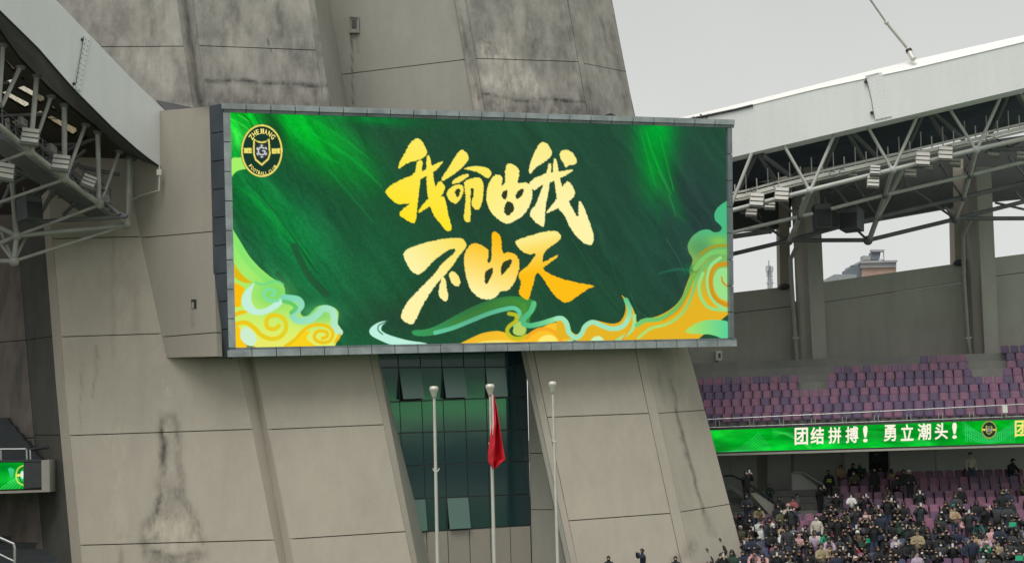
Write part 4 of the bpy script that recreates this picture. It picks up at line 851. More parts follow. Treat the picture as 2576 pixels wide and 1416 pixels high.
def speaker(x0, y0, x1, y1, Y, yaw, label):
    a = P(x0, y0, Y); b = P(x1, y1, Y); w = (b.x - a.x); h_ = a.z - b.z; c = (a + b) / 2
    o = empty('loudspeaker', c + Vector((0, 0, h_ / 2)), label, 'loudspeaker', 'loudspeakers hung from the roof truss')
    R = Matrix.Rotation(yaw, 3, 'Z') @ Matrix.Rotation(-.12, 3, 'X'); m = MB(); m.box(c, (w, w * .9, h_), R); ob = m.build('cabinet', plain('speaker_grey', (.09, .10, .105), .7), o)
    m = MB(); m.box(c + R @ Vector((0, -w * .46, -h_ * .1)), (w * .9, .05, h_ * .72), R); m.build('front_grille', BLACK, o)
    m = MB(); m.path([c + R @ Vector((-w * .3, 0, h_ / 2)), c + R @ Vector((-w * .3, 0, h_ / 2 + .5))], .03, 5); m.path([c + R @ Vector((w * .3, 0, h_ / 2)), c + R @ Vector((w * .3, 0, h_ / 2 + .5))], .03, 5); m.build('hanger', TUBD, o)
speaker(52, 500, 98, 555, 60.5, .9, 'grey loudspeaker box hanging under the left roof truss')

# ---- right roof
rroof = empty('right_stand_roof', P(2200, 400, 74), 'roof edge of the right stand: long white box girder over a tube truss', 'stadium roof')
def YR(x): return 74.5 - (x - 1838) * .0027
topR = [(1640, 314), (1838, 265), (2300, 160), (2760, 60)]; botR = [(1640, 444), (1838, 397), (2576, 222), (2760, 178)]
stripe = [(1640, 318), (1838, 278), (2050, 225), (2300, 172), (2576, 106), (2760, 62)]; topT = [(1640, 314), (1700, 300), (1838, 268), (2300, 152), (2576, 90), (2760, 48)]
gir('box_girder', stripe, botR, YR, (0, 1.6, 0), WHITE, rroof, 24)
# bright sloping flashing on top
V = []; F = []
for i in range(25):
    x = 1640 + 1120 * i / 24; ya = float(np.interp(x, [q[0] for q in stripe], [q[1] for q in stripe])); yb = float(np.interp(x, [q[0] for q in topT], [q[1] for q in topT]))
    a = P(x, ya, YR(x) - .04); b = P(x, yb - 1, YR(x) + .9); V += [a, b, b + Vector((0, .5, -.3)), a - Vector((0, -.3, .05))]
for i in range(24):
    for j in range(4): F.append((i * 4 + j, i * 4 + (j + 1) % 4, (i + 1) * 4 + (j + 1) % 4, (i + 1) * 4 + j))
MB().add(V, F).build('top_flashing', WTOP, rroof)
m = MB(); m.path([P(x, float(np.interp(x, [q[0] for q in stripe], [q[1] for q in stripe])) + 1, YR(x) - .05) for x in (1700, 1780, 1850, 1894)], .06, 5); m.build('dark_trim', DARKG, rroof)
m = MB(); m.tube(P(1762, 288, YR(1762)), P(1772, 306, YR(1770)), .05); m.tube(P(1783, 287, YR(1780)), P(1772, 306, YR(1770)), .05); m.tube(P(1745, 294, YR(1762)), P(1735, 305, YR(1770)), .04); m.build('end_brace', TUBD, rroof)
m = MB(); m.quadbox(P(2179, 192, YR(2180) - .05), P(2218, 182, YR(2218) - .05), P(2243, 293, YR(2243) - .05), P(2202, 302, YR(2202) - .05), (0, .04, 0)); m.build('splice_plate', WHITE, rroof)
m = MB()
for i in range(12):
    for j in range(4):
        t = (i + .5) / 12; x = 2185 + j * 9.5 + 24 * t; y = 194 - j * 2.3 + 108 * t; m.ball(P(x, y, YR(x) - .05), .022, 6, 4)
m.build('bolt', WHITE, rroof)['kind'] = 'stuff'
m = MB(); m.path([P(2177, 205, YR(2180) - .1), P(2178, 192, YR(2180) - .1), P(2210, 184, YR(2200) - .1)], .012, 4); m.path([P(2179, 196, YR(2180) - .1), P(2192, 250, YR(2180) - .1), P(2200, 300, YR(2200) - .1)], .014, 4); m.ball(P(2178, 206, YR(2178) - .1), .09); m.ball(P(2193, 284, YR(2193) - .1), .09); m.build('seam', DARKG, rroof)
# ribbed deck
V = []; F = []; nr = 40; nx_ = 10
for i in range(nr + 1):
    t = i / nr
    for j in range(nx_ + 1):
        x = 1600 + 1200 * j / nx_; a = P(x, float(np.interp(x, [q[0] for q in botR], [q[1] for q in botR])) - 6, YR(x) + 1.2); V.append(a + Vector((a.x * .12 * t, 10.5 * t, .24 * (i % 2))))
for i in range(nr):
    for j in range(nx_): F.append((i * (nx_ + 1) + j, (i + 1) * (nx_ + 1) + j, (i + 1) * (nx_ + 1) + j + 1, i * (nx_ + 1) + j + 1))
MB().add(V, F).build('roof_deck', DECK, rroof)
qa = lambda x, y, Y: (1827.2 + x / 3.82, 242.8 + y / 3.82, Y); qb = lambda x, y, Y: (2172.2 + x / 3.695, 191.7 + y / 3.695, Y); qc = lambda x, y, Y: (1725 + x / 2.955, 415.3 + y / 2.955, Y)
Yf = 74.3
tubes([(qa(-60, 1125, Yf), qa(800, 903, Yf)), (qa(800, 903, Yf), qb(270, 870, Yf)), (qb(270, 870, Yf), qb(1048, 682, Yf)), (qb(1048, 682, Yf), qb(1700, 535, Yf))], rroof, TUBE, .12, 'chord_tube')
nodes([qa(800, 905, Yf), qb(270, 872, Yf), qb(1048, 684, Yf)], rroof, TUBE, .21)
tubes([(qa(245, 545, Yf), qa(40, 1060, Yf)), (qa(550, 465, Yf), qa(790, 885, Yf)), (qa(1050, 340, Yf), qa(815, 885, Yf)), (qa(1345, 270, Yf), qb(262, 862, Yf)), (qb(518, 335, Yf), qb(282, 862, Yf)), (qb(780, 275, Yf), qb(1035, 670, Yf)), (qb(1292, 155, Yf), qb(1060, 670, Yf)), (qb(1440, 120, Yf), qb(1600, 400, Yf))], rroof, TUBE, .085, 'truss_strut')
Yk = 77
tubes([(qa(280, 560, Yf + 1), qa(130, 880, Yk)), (qa(310, 550, Yf + 1), qa(470, 800, Yk)), (qa(340, 560, Yf + 1), qa(660, 800, Yk)), (qa(1090, 340, Yf + 1), qa(940, 680, Yk)), (qa(1160, 330, Yf + 1), qa(1310, 600, Yk)), (qa(1190, 330, Yf + 1), qa(1460, 590, Yk)),
       (qb(560, 330, Yf + 1), qb(390, 700, Yk)), (qb(600, 330, Yf + 1), qb(760, 600, Yk)), (qb(640, 330, Yf + 1), qb(930, 590, Yk)), (qb(1350, 150, Yf + 1), qb(1180, 540, Yk)), (qb(1410, 140, Yf + 1), qb(1560, 380, Yk)), (qb(1180, 680, Yk), qb(1560, 680, Yk))], rroof, TUBD, .13, 'inner_strut')
# catwalk: two long white beams, deck, posts
cwU = lambda x: float(np.interp(x, [1827, 1997, 2236, 2576, 2760], [490, 444, 389, 308, 264]))
V = [];
for off, th, YY, nm in ((0, 5.2, 75.6, 'catwalk_beam'), (9, 9, 75.0, 'catwalk_beam'), (20, 5, 75.3, 'catwalk_beam')):
    m = MB()
    for i in range(12):
        x = 1790 + 80 * i; x2 = x + 80; m.quadbox(P(x, cwU(x) + off, YY), P(x2, cwU(x2) + off, YY), P(x2, cwU(x2) + off + th, YY), P(x, cwU(x) + off + th, YY), (0, .12, 0))
    m.build(nm, CATW, rroof)
m = MB(); r2 = random.Random(5)
for i, x in enumerate(np.arange(1850, 2700, 27.5)):
    y = cwU(x) + 16; hgt_ = 42 if i % 2 else 36; m.tube(P(x, y, 75.1 + .9 * (i % 2)), P(x - 2, y - hgt_ - 12 * (i % 2), 75.1 + .9 * (i % 2)), .035, n=5)
m.build('catwalk_post', TUBE, rroof)['kind'] = 'stuff'
m = MB(); rq = random.Random(4)
for i in range(34):
    x = rq.uniform(1850, 2570); y = cwU(x) + rq.uniform(34, 105); a = P(x, y, rq.uniform(77, 80)); b = P(x + rq.uniform(-50, 60), y + rq.uniform(-45, 45), rq.uniform(78, 80.5)); m.tube(a, b, rq.choice((.03, .05, .07)), n=5)
for x, y in ((1895, 478), (1952, 466), (2095, 438), (2120, 432), (2390, 372), (2488, 350)): m.path([P(x + 8 * math.cos(t) , y + 6 * math.sin(t), 74.6) for t in np.linspace(0, 5.5, 9)], .03, 4)
m.build('cable_loops', TUBD, rroof)['kind'] = 'stuff'
# further chords going back under the roof
Y2, Y3, Y4 = 76.8, 79, 81
tubes([(qa(-60, 1335, Y2), qa(680, 1160, Y2)), (qa(680, 1160, Y2), qa(830, 1125, Y2)), (qa(1005, 1080, Y2), qc(1480, 222, Y2)), (qc(1480, 222, Y2), qb(200, 1105, Y2)), (qb(200, 1105, Y2), qb(990, 920, Y2)), (qb(990, 920, Y2), qb(1700, 745, Y2))], rroof, TUBE, .1, 'chord_tube')
nodes([qc(850, 385, Y2), qb(200, 1108, Y2), qb(990, 922, Y2)], rroof, TUBD, .2)
tubes([(qc(300, 540, Y3), qc(640, 490, Y3)), (qc(1320, 415, Y3), qc(1430, 388, Y3)), (qc(1430, 388, Y3), qc(2065, 240, Y3)), (qc(2065, 240, Y3), qc(2700, 85, Y3))], rroof, TUBD, .13, 'chord_tube')
nodes([qc(1430, 388, Y3), qc(2065, 242, Y3)], rroof, TUBD, .22)
tubes([(qc(300, 673, Y4), qc(765, 562, Y4)), (qc(765, 562, Y4), qc(1160, 455, Y4)), (qc(1160, 455, Y4), qc(1400, 398, Y4)), (qc(1360, 558, Y4), qc(2005, 402, Y4)), (qc(2005, 402, Y4), qc(2700, 225, Y4)), (qc(765, 560, Y4), qc(1355, 558, Y4)), (qc(2005, 398, Y4), qc(2700, 396, Y4))], rroof, TUBD, .12, 'chord_tube')
nodes([qc(765, 563, Y4), qc(1355, 560, Y4), qc(2005, 402, Y4)], rroof, TUBD, .27)
tubes([((2036, 480, Yf), qc(850, 385, Y2)), (qc(850, 385, Y2), qc(765, 563, Y4)), (qb(270, 872, Yf), qb(200, 1105, Y2)), (qb(200, 1105, Y2), qc(1360, 556, Y4)), (qc(1610, 40, Y2), qc(1430, 388, Y3)), (qc(1430, 388, Y3), qc(1370, 552, Y4)), (qb(1048, 684, Yf), qb(990, 922, Y2)), (qb(990, 922, Y2), qc(2065, 242, Y3)), (qc(2065, 242, Y3), qc(2005, 402, Y4)),
       (qc(925, 190, Yf), qc(850, 385, Y2)), (qc(880, 250, Y2), qc(800, 530, Y4))], rroof, TUBE, .12, 'inner_strut')
tubes([(qc(480, 380, Y3), qc(750, 556, Y4)), (qc(600, 455, Y4), qc(750, 556, Y4)), (qc(700, 280, Yk), qc(840, 380, Y2)), (qc(1700, 190, Y3), qc(1995, 395, Y4)), (qc(1930, 315, Y3), qc(2000, 395, Y4)), (qc(1250, 130, Yk), qc(1420, 380, Y3)), (qc(1890, 0, Yk), qc(2050, 230, Y3)), (qc(1100, 160, Yk), qc(1200, 280, Y3)), (qc(1270, 480, Y4), qc(1345, 552, Y4)), (qc(1600, 60, Yk), qc(1680, 200, Y3)),
       (qc(470, 320, Yk), qc(480, 380, Y3)), (qc(2100, 60, Yk), qc(2060, 240, Y3)), (qc(2400, -60, Yk), qc(2560, 130, Y3)), (qc(2300, 280, Y4), qc(2515, 330, Y4)), (qc(2450, 200, Y4), qc(2560, 330, Y4)), (qc(600, 0, Yk), qc(640, 110, Yk))], rroof, TUBD, .07, 'inner_strut', 6)
FL = [(293, 990, 1.0, 3, 'leftmost three-panel floodlight beside the screen frame'), (533, 937, 1.0, 3, 'three-panel floodlight left of the first bright truss node'), (418, 1045, .75, 2, 'two-panel floodlight hanging between the two leftmost big ones'), (240, 1112, .8, 2, 'lowest two-panel floodlight near the screen frame'),
      (1215, 745, .6, 2, 'small floodlight on the catwalk right of the first truss node'), (1430, 705, .7, 3, 'floodlight under the coiled cable on the catwalk'), (1412, 815, .85, 3, 'floodlight hanging under the chord left of the second truss node')]
for x, y, s_, n_, lb in FL: floodlight(*qa(x, y, Yf - .55 if n_ == 3 else Yf + 1), s_, lb + ' (right roof)', -.15, .45, .13, nsl=n_)
FB = [(552, 768, 1.0, 3, 'three-panel floodlight right of the second truss node'), (763, 715, 1.0, 3, 'three-panel floodlight left of the third truss node'), (850, 798, .8, 2, 'two-panel floodlight hanging just left of the third truss node'), (437, 898, .85, 2, 'two-panel floodlight hanging under the second truss node'), (610, 850, .5, 2, 'tiny floodlight far back behind the right truss'), (1210, 728, .8, 1, 'single pale lamp panel right of the third truss node'), (1480, 735, .9, 2, 'floodlight at the right picture edge')]
for x, y, s_, n_, lb in FB: floodlight(*qb(x, y, Yf - .55 if n_ == 3 else Yf + 1), s_, lb + ' (right roof)', -.15, .45, .13, nsl=n_)
speaker(2046, 517, 2089, 577, 77.5, .05, 'square dark loudspeaker hanging in front of the first stand column')
speaker(2117, 528, 2168, 580, 77.5, -.6, 'angled dark loudspeaker with two faces beside the big truss node')
# stay cable
cab = empty('stay_cable', P(2300, 152, YR(2300)), 'thin white stay cable with turnbuckle running up from the right roof edge', 'cable')
c0, c1, c2_, c3 = P(2298, 150, YR(2298) + .2), P(2284, 124, YR(2284) + .5), P(2230, 58, 73.6), P(2148, -60, 72.6)
MB().tube(c2_, c3, .055).build('cable', POLE, cab); MB().tube(c1, c2_, .075).build('socket_rod', POLE, cab); MB().tube(c0, c1, .16, .13).build('turnbuckle', POLE, cab); MB().ball(c2_, .12).build('coupler', POLE, cab); MB().tube(c1.lerp(c0, .1), c1.lerp(c0, .3), .17).build('dark_ring', BLACK, cab)

# ================================================================== right stand: outer wall, columns, parapets
bay = empty('stand_back_wall', P(2200, 900, 84), 'grey concrete back wall of the right stand with openings to the sky', 'wall')
YW = 86.0
def wq(name, pts, Y, th, mat, parent=bay): m = MB(); m.quadbox(*[P(x, y, Y) for x, y in pts], (0, th, 0)); return m.build(name, mat, parent)
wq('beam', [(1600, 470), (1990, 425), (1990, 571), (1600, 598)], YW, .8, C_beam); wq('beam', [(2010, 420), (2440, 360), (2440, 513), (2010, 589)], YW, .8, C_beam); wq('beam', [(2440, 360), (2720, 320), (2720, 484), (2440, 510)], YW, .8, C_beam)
wq('parapet', [(1600, 764), (1990, 719.5), (1990, 770), (1600, 815)], YW - .12, .7, C_wall); wq('wall_panel', [(1600, 817), (1990, 772), (1990, 1250), (1600, 1250)], YW - .1, .7, C_wall)
wq('parapet', [(2040, 714), (2450, 657), (2450, 704), (2040, 764.5)], YW - .12, .7, C_wall); wq('wall_panel', [(2040, 766.5), (2450, 706), (2450, 1250), (2040, 1250)], YW - .1, .7, C_wall)
wq('parapet', [(2490, 649.5), (2720, 620), (2720, 665), (2490, 696)], YW - .12, .7, C_wall); wq('wall_panel', [(2490, 698), (2720, 667), (2720, 1250), (2490, 1250)], YW - .1, .7, C_wall)
wq('wall_panel', [(1985, 760), (2045, 752), (2045, 1250), (1985, 1250)], YW + .1, .5, C_wall); wq('wall_panel', [(2445, 700), (2496, 694), (2496, 1250), (2445, 1250)], YW + .1, .5, C_wall)
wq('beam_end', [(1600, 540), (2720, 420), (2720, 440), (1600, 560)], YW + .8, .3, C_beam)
for (xa, xb, xm, xc, t_) in ((1957, 1983, 1998, 2059, 0), (2397, 2423, 2432, 2493, -60)):
    lab = 'first big concrete column of the right stand, nearer the screen' if t_ == 0 else 'second big concrete column of the right stand, near the right picture edge'
    co = empty('stand_column', P((xa + xc) / 2, 900, YW - 1.5), lab, 'column', 'columns of the right stand')
    def colq(name, x0, x1, dx0, dx1, ya, yb, Y, mat, sk=0):
        m = MB(); m.quadbox(P(x0, ya, Y), P(x1, ya, Y - sk), P(x1 + dx1, yb, Y - sk), P(x0 + dx0, yb, Y), (0, 1.0, 0)); m.build(name, mat, co)
    colq('jamb', xa, xb, 6, 6, 400, 735 + t_, YW - .1, C_box)
    colq('shaft_side', xm - 2, xm + 22, 26, 28, 420, 1010, YW - 1.0, C_wall, .6); colq('shaft', xm + 23, xc, 28, 26, 420, 1000, YW - 1.9, C_wall)
    m = MB(); m.quadbox(P(xm + 50, 960 + t_ * .6, YW - 2.0), P(xc + 25, 959 + t_ * .6, YW - 2.0), P(xc + 26, 1010, YW - 2.0), P(xm + 52, 1010, YW - 2.0), (0, .05, 0)); m.build('painted_base', DARKG, co)
    pp = empty('downpipe', P(xm, 800, YW - 1.4), 'grey rainwater downpipe beside the %s column' % ('first' if t_ == 0 else 'second'), 'pipe', 'rainwater downpipes')
    MB().path([P(xm + 20, 590 + t_, YW - 2.2), P(xm - 9, 652 + t_, YW - 1.6), P(xm - 7, 700, YW - 1.6), P(xm + 3, 850, YW - 1.6), P(xm + 10, 945 + t_ * .7, YW - 1.6)], .12, 8).build('pipe', plain('grey_pipe_paint', (.30, .30, .275), .6), pp)
    MB().box(P(xm + 3, 850, YW - 1.55), (.36, .3, .08)).build('bracket', TUBE, pp)
    tag(MB().ball(P(xb - 10, 721 + t_, YW - .3), .28, 10, 6, (1.3, 1, .7)).build('lamp_fitting', DARKG), 'small dark lamp dome on the parapet beside the %s column' % ('first' if t_ == 0 else 'second'), 'lamp', 'lamp domes on the parapets')
bx = empty('junction_box', P(1809, 905, YW - .3), 'white electrical box on the wall beneath the right end of the screen', 'electrical box')
MB().quadbox(*rect_pts(1802, 882, 1817, 906, YW - .5), (0, .3, 0)).build('box', CATW, bx); MB().quadbox(*rect_pts(1807, 888, 1813, 900, YW - .52), (0, .02, 0)).build('label_plate', SOFF, bx)
MB().path([P(1810, 906, YW - .35), P(1812, 944, YW - .35), P(1820, 947, YW - .35), P(1900, 942, YW - .35), P(1995, 935, YW - .35)], .03, 5).build('conduit', CATW, bx)

# distant rooftops and mast
apt = empty('apartment_roof', P(2190, 1050, 330), 'distant brick apartment rooftop with a solar water heater, seen through the stand opening', 'building')
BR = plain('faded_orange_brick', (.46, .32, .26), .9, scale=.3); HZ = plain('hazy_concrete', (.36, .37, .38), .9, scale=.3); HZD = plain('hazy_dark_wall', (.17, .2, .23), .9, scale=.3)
def dq(name, pts, mat, th=8, parent=apt, Y=330): m = MB(); m.prism([P(1725 + x / 2.955, 415.3 + y / 2.955, Y) for x, y in pts], (0, th, 0)); return m.build(name, mat, parent)
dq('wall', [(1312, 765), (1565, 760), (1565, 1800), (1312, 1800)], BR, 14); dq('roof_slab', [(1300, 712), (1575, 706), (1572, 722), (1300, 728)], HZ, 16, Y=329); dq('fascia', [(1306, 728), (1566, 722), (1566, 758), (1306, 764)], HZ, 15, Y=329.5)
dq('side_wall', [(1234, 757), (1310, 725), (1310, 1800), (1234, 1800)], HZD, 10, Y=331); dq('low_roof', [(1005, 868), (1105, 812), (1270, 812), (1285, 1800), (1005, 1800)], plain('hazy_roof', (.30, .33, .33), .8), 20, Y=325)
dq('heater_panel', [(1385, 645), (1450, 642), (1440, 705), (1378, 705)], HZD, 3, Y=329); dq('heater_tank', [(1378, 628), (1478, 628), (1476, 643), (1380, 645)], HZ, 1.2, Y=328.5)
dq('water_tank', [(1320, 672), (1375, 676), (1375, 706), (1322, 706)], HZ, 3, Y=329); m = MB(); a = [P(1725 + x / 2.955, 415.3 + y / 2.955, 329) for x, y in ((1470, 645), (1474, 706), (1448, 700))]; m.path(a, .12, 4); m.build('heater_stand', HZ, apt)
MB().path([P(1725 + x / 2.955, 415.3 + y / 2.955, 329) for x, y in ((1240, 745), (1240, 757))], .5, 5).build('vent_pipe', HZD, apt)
mast = empty('antenna_mast', P(1935, 1050, 420), 'hazy telecom mast with antenna panels in the left-hand stand opening', 'mast')
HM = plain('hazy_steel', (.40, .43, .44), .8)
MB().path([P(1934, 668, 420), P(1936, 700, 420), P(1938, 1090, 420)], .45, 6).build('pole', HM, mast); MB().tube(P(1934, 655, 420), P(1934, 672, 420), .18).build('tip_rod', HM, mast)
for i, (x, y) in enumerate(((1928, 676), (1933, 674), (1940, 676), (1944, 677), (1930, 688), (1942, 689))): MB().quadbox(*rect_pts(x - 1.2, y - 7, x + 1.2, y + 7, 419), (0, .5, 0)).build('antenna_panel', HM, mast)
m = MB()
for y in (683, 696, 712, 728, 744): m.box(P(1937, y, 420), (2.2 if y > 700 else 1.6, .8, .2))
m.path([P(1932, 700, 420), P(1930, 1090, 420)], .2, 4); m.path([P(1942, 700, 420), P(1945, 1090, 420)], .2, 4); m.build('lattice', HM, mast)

# ================================================================== right stand: terraces, ribbon board, railing
SL = -.15
XU = P(1780, 1060, 77).x
def rowpt(yv, Y0, s_, dz=0, dY=0):       # a point s_ metres along a row that starts at picture position (1780, yv) and depth Y0
    a = P(1780, yv, Y0 ); return Vector((a.x + s_, a.y + SL * s_ + dY, a.z + dz))
upY = lambda i: 76.3 + .82 * i; upV = lambda i: 1062 - 18.6 * i
loY = lambda j: 80.0 - .85 * j; loV = lambda j: 1216 + 16.9 * j
RU, RL = -5, 34
def terrace(name, rows, fy, fv, label):
    V = []; F = []
    for r in rows:
        a = rowpt(fv(r), fy(r), RU, -.42, -.35); b = rowpt(fv(r), fy(r), RL, -.42, -.35)
        a2 = rowpt(fv(r), fy(r), RU, -.42, .5); b2 = rowpt(fv(r), fy(r), RL, -.42, .5); k = Vector((0, 0, -.9))
        n = len(V); V += [a, b, b2, a2, a + k, b + k, b2 + k, a2 + k]; F += [(n, n + 1, n + 2, n + 3), (n, n + 4, n + 5, n + 1), (n + 3, n + 2, n + 6, n + 7), (n, n + 3, n + 7, n + 4), (n + 1, n + 5, n + 6, n + 2)]
    o = MB().add(V, F).build(name, C_step); return tag(o, kind='structure')
terrace('upper_terrace', range(0, 10), upY, upV, ''); terrace('lower_terrace', range(0, 17), loY, loV, '')
# underside of the upper tier, wall at the back of the concourse
C_conc = concrete('bounce_lit_wall', (.62, .62, .58, 1), (.50, .50, .47, 1), (.66, .66, .62, 1), .3, .2, .25)  # wall tone raised to stand in for bounced light under the tier
rw = empty('concourse_wall', rowpt(1216, 82, 12, -1), 'plain grey wall at the back of the lower right stand under the upper tier', 'wall')
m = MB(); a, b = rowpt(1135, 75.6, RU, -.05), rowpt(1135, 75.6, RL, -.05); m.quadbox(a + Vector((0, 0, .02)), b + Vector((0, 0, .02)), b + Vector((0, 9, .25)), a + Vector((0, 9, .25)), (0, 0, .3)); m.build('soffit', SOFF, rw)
YB = 83.2
segs = [(1700, 1838), (1838, 1904), (1932, 1990), (1996, 2128), (2150, 2186), (2238, 2352), (2355, 2720)]
for i, (x0, x1) in enumerate(segs):
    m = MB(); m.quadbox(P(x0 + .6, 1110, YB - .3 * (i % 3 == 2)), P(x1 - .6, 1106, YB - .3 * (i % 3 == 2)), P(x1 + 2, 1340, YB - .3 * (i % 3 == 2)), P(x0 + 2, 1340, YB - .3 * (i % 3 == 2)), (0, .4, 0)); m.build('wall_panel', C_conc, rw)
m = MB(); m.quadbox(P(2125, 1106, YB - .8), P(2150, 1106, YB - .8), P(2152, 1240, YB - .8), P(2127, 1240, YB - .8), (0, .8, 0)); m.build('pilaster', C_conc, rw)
m = MB(); m.quadbox(P(2186, 1100, YB + 1.5), P(2240, 1100, YB + 1.5), P(2240, 1300, YB + 1.5), P(2186, 1300, YB + 1.5), (0, .3, 0)); m.build('doorway_back', DARKG, rw)
# bright street seen through the slot
WHT = plain('white_van_paint', (.75, .76, .78), .4); van = empty('white_van', P(1920, 1216, 96), 'white van outside, seen through the narrow bright gap in the concourse wall', 'van')
MB().quadbox(*rect_pts(1895, 1176, 1945, 1212, 96), (0, 2, 0)).build('body', WHT, van); MB().quadbox(*rect_pts(1899, 1181, 1940, 1188, 95.95), (0, .1, 0)).build('window', DARKG, van)
MB().quadbox(*rect_pts(1895, 1203, 1945, 1206, 95.95), (0, .1, 0)).build('red_stripe', plain('brick_red', (.35, .08, .07), .6), van)
for x in (1903, 1937): MB().tube(P(x, 1211, 95.9), P(x, 1211, 96.3), .35, n=12).build('wheel', BLACK, van)
st = empty('street_building', P(1925, 1216, 150), 'pale building with red shopfront band outside the gap in the wall', 'building')
MB().quadbox(*rect_pts(1850, 1080, 1990, 1200, 150), (0, 6, 0)).build('wall', plain('pale_render', (.7, .7, .7), .8), st); MB().quadbox(*rect_pts(1850, 1158, 1990, 1166, 149.8), (0, .2, 0)).build('fascia_band', plain('faded_red', (.45, .2, .16), .7), st)
for i in range(6): MB().quadbox(*rect_pts(1900 + i * 6, 1143, 1903 + i * 6, 1156, 149.8), (0, .2, 0)).build('window', DARKG, st)
road = MB(); road.quadbox(Vector((-5, 86, 5.6)), Vector((60, 86, 5.6)), Vector((60, 200, 5.6)), Vector((-5, 200, 5.6)), (0, 0, -.5)); tag(road.build('outer_terrace_road', plain('pale_paving', (.45, .45, .44), .8, scale=.5)), kind='structure')

# LED ribbon board along the upper tier front
RB = [(1760, 1083), (2600, 1053.5), (2600, 1114), (1760, 1138)]
rbn = empty('ribbon_board', rowpt(1138, 75.3, 10), 'long green LED ribbon board with white slogan below the upper right tier', 'LED board')
r0_, r1_ = rowpt(1082.5, 75.3, -.4), rowpt(1082.5, 75.3, 17.3)
def RP(x, y, off=0.0):       # picture position -> point on the vertical plane of the board
    A = rowpt(1082.5, 75.3, 0); n = Vector((-SL, 1, 0)).normalized(); d = ray(x, y); t = (A - CAM).dot(n) / d.dot(n); return CAM + d * t - n * off
def paint_rb(c):
    X, Y = c.X, c.Y; v = np.clip((Y - (1083 - (X - 1760) * .035)) / 56, 0, 1)
    c.C[:] = (0, 170, 34); c.blob(1810, 1090, 60, 18, 0, (20, 205, 50), .9); c.blob(1810, 1128, 40, 20, 0, (20, 100, 35), .6)
    for x in (2000, 2120, 2230, 2350): c.blob(x, 1095, 50, 26, 0, (12, 98, 34), .75)
    for x in (1960, 2070, 2190, 2300): c.blob(x, 1126, 50, 16, 0, (10, 225, 60), .9)
    c.C *= (1 + (fbm(X / 30, Y / 8, 6, 3) - .5) * .4)[..., None]
    for i in range(9): c.stroke([(1806 + i * 12, 1136.5), (1846 + i * 9, 1131), (1878 + i * 6, 1109 + i * 2.2), (1902 + i * 3.6, 1087 + i * 4.6)], 1.5, (90, 225, 140), op=.6)
    for i in range(4): c.stroke([(1935, 1100 - i * 7), (1975, 1088 + i * 3), (2030, 1120 + i * 4)], 1.5 + 3 * (i == 2), (70, 215, 90), op=.6)
    for i in range(5): c.stroke([(2060, 1110 + i * 3), (2180, 1085 + i * 5), (2330, 1112 + i * 2)], 1.4, (60, 225, 90), op=.6)
    for i in range(24):
        x = 2420 + i * 5.6; t = abs(x - 2482) / 66; pass
        if t < 1.05: c.stroke([(x, 1062 + 38 * (1 - min(t, 1)) ** .8), (x, 1112)], 1.2, (110, 235, 190), op=.75)
    for i in range(5): c.stroke([(2412, 1060 + i * 7), (2450, 1085 + i * 6), (2482, 1098 + i * 4), (2515, 1083 + i * 6), (2552, 1054 + i * 7)], 1.3, (90, 225, 150), op=.7)
    emblem(c, 2482, 1080.5, 19.5, 21.5, 1.6)
    c.C[:] = c.C * 1.0
make_display('led_panel', [RP(*q_) for q_ in RB], 560, 40, paint_rb, rbn, RB, 2)
ch_ = [('团', 775, 165, 880, 300), ('结', 900, 160, 1005, 295), ('拼', 1040, 160, 1140, 290), ('搏', 1175, 155, 1275, 285), ('!', 1312, 150, 1348, 280), ('勇', 1475, 142, 1572, 272), ('立', 1608, 138, 1708, 268), ('潮', 1740, 132, 1845, 262), ('头', 1875, 128, 1977, 258), ('!', 2012, 125, 2048, 252), ('团', 2503, 108, 2606, 236)]
for g_, x0, y0, x1, y1 in ch_:
    mt = YEL if x0 > 2400 else LWH
    put('letter', g_, lambda u, v: RP(1750.6 + (x0 + u * (x1 - x0)) / 3.1208, 1022.2 + (y1 - v * (y1 - y0) - (x0 + u * (x1 - x0) - (x0 + x1) / 2) * .035) / 3.1208, .03), mt, rbn, .022)
m = MB(); T1 = lambda x, y, o=0: RP(x, y, o)
m.quadbox(T1(1700, 1080, .03), T1(2760, 1043, .03), T1(2760, 1047.5, .03), T1(1700, 1085, .03), (0, .7, 0)); m.build('top_ledge', DARKG, rbn)
m = MB(); m.quadbox(T1(1700, 1140, .03), T1(2760, 1108.5, .03), T1(2760, 1112, .03), T1(1700, 1143.5, .03), (0, .5, 0)); m.build('black_edge', BLACK, rbn)
m = MB(); m.quadbox(T1(1700, 1143.8, .1), T1(2760, 1112.5, .1), T1(2760, 1117.5, .1), T1(1700, 1149, .1), (0, .6, 0)); m.build('concrete_nib', C_wall, rbn)
m = MB(); m.quadbox(T1(1700, 1086, -.06), T1(2760, 1048, -.06), T1(2760, 1112, -.06), T1(1700, 1142, -.06), (0, .5, 0)); m.build('cabinet', BLACK, rbn)
rail = empty('upper_railing', RP(2200, 1050), 'steel handrail with paired posts above the green ribbon board', 'railing')
MB().path([RP(1700, 1056.3 + 2, -.1), RP(2150, 1034.5 + 3, -.1), RP(2760, 1007, -.1)], .032, 6).build('top_rail', STEEL, rail)
for x0 in (1800, 1886, 1961, 2041, 2119.5, 2200, 2282, 2362, 2440, 2521):
    for dx in (0, 10): MB().tube(RP(x0 + dx, 1060 - (x0 - 1780) * .0375, -.1), RP(x0 + dx, 1081 - (x0 - 1780) * .035, -.1), .022, n=6).build('post', STEEL, rail)
MB().path([RP(1700, 1078, -.1), RP(2760, 1040, -.1)], .02, 5).build('bottom_rail', STEEL, rail)
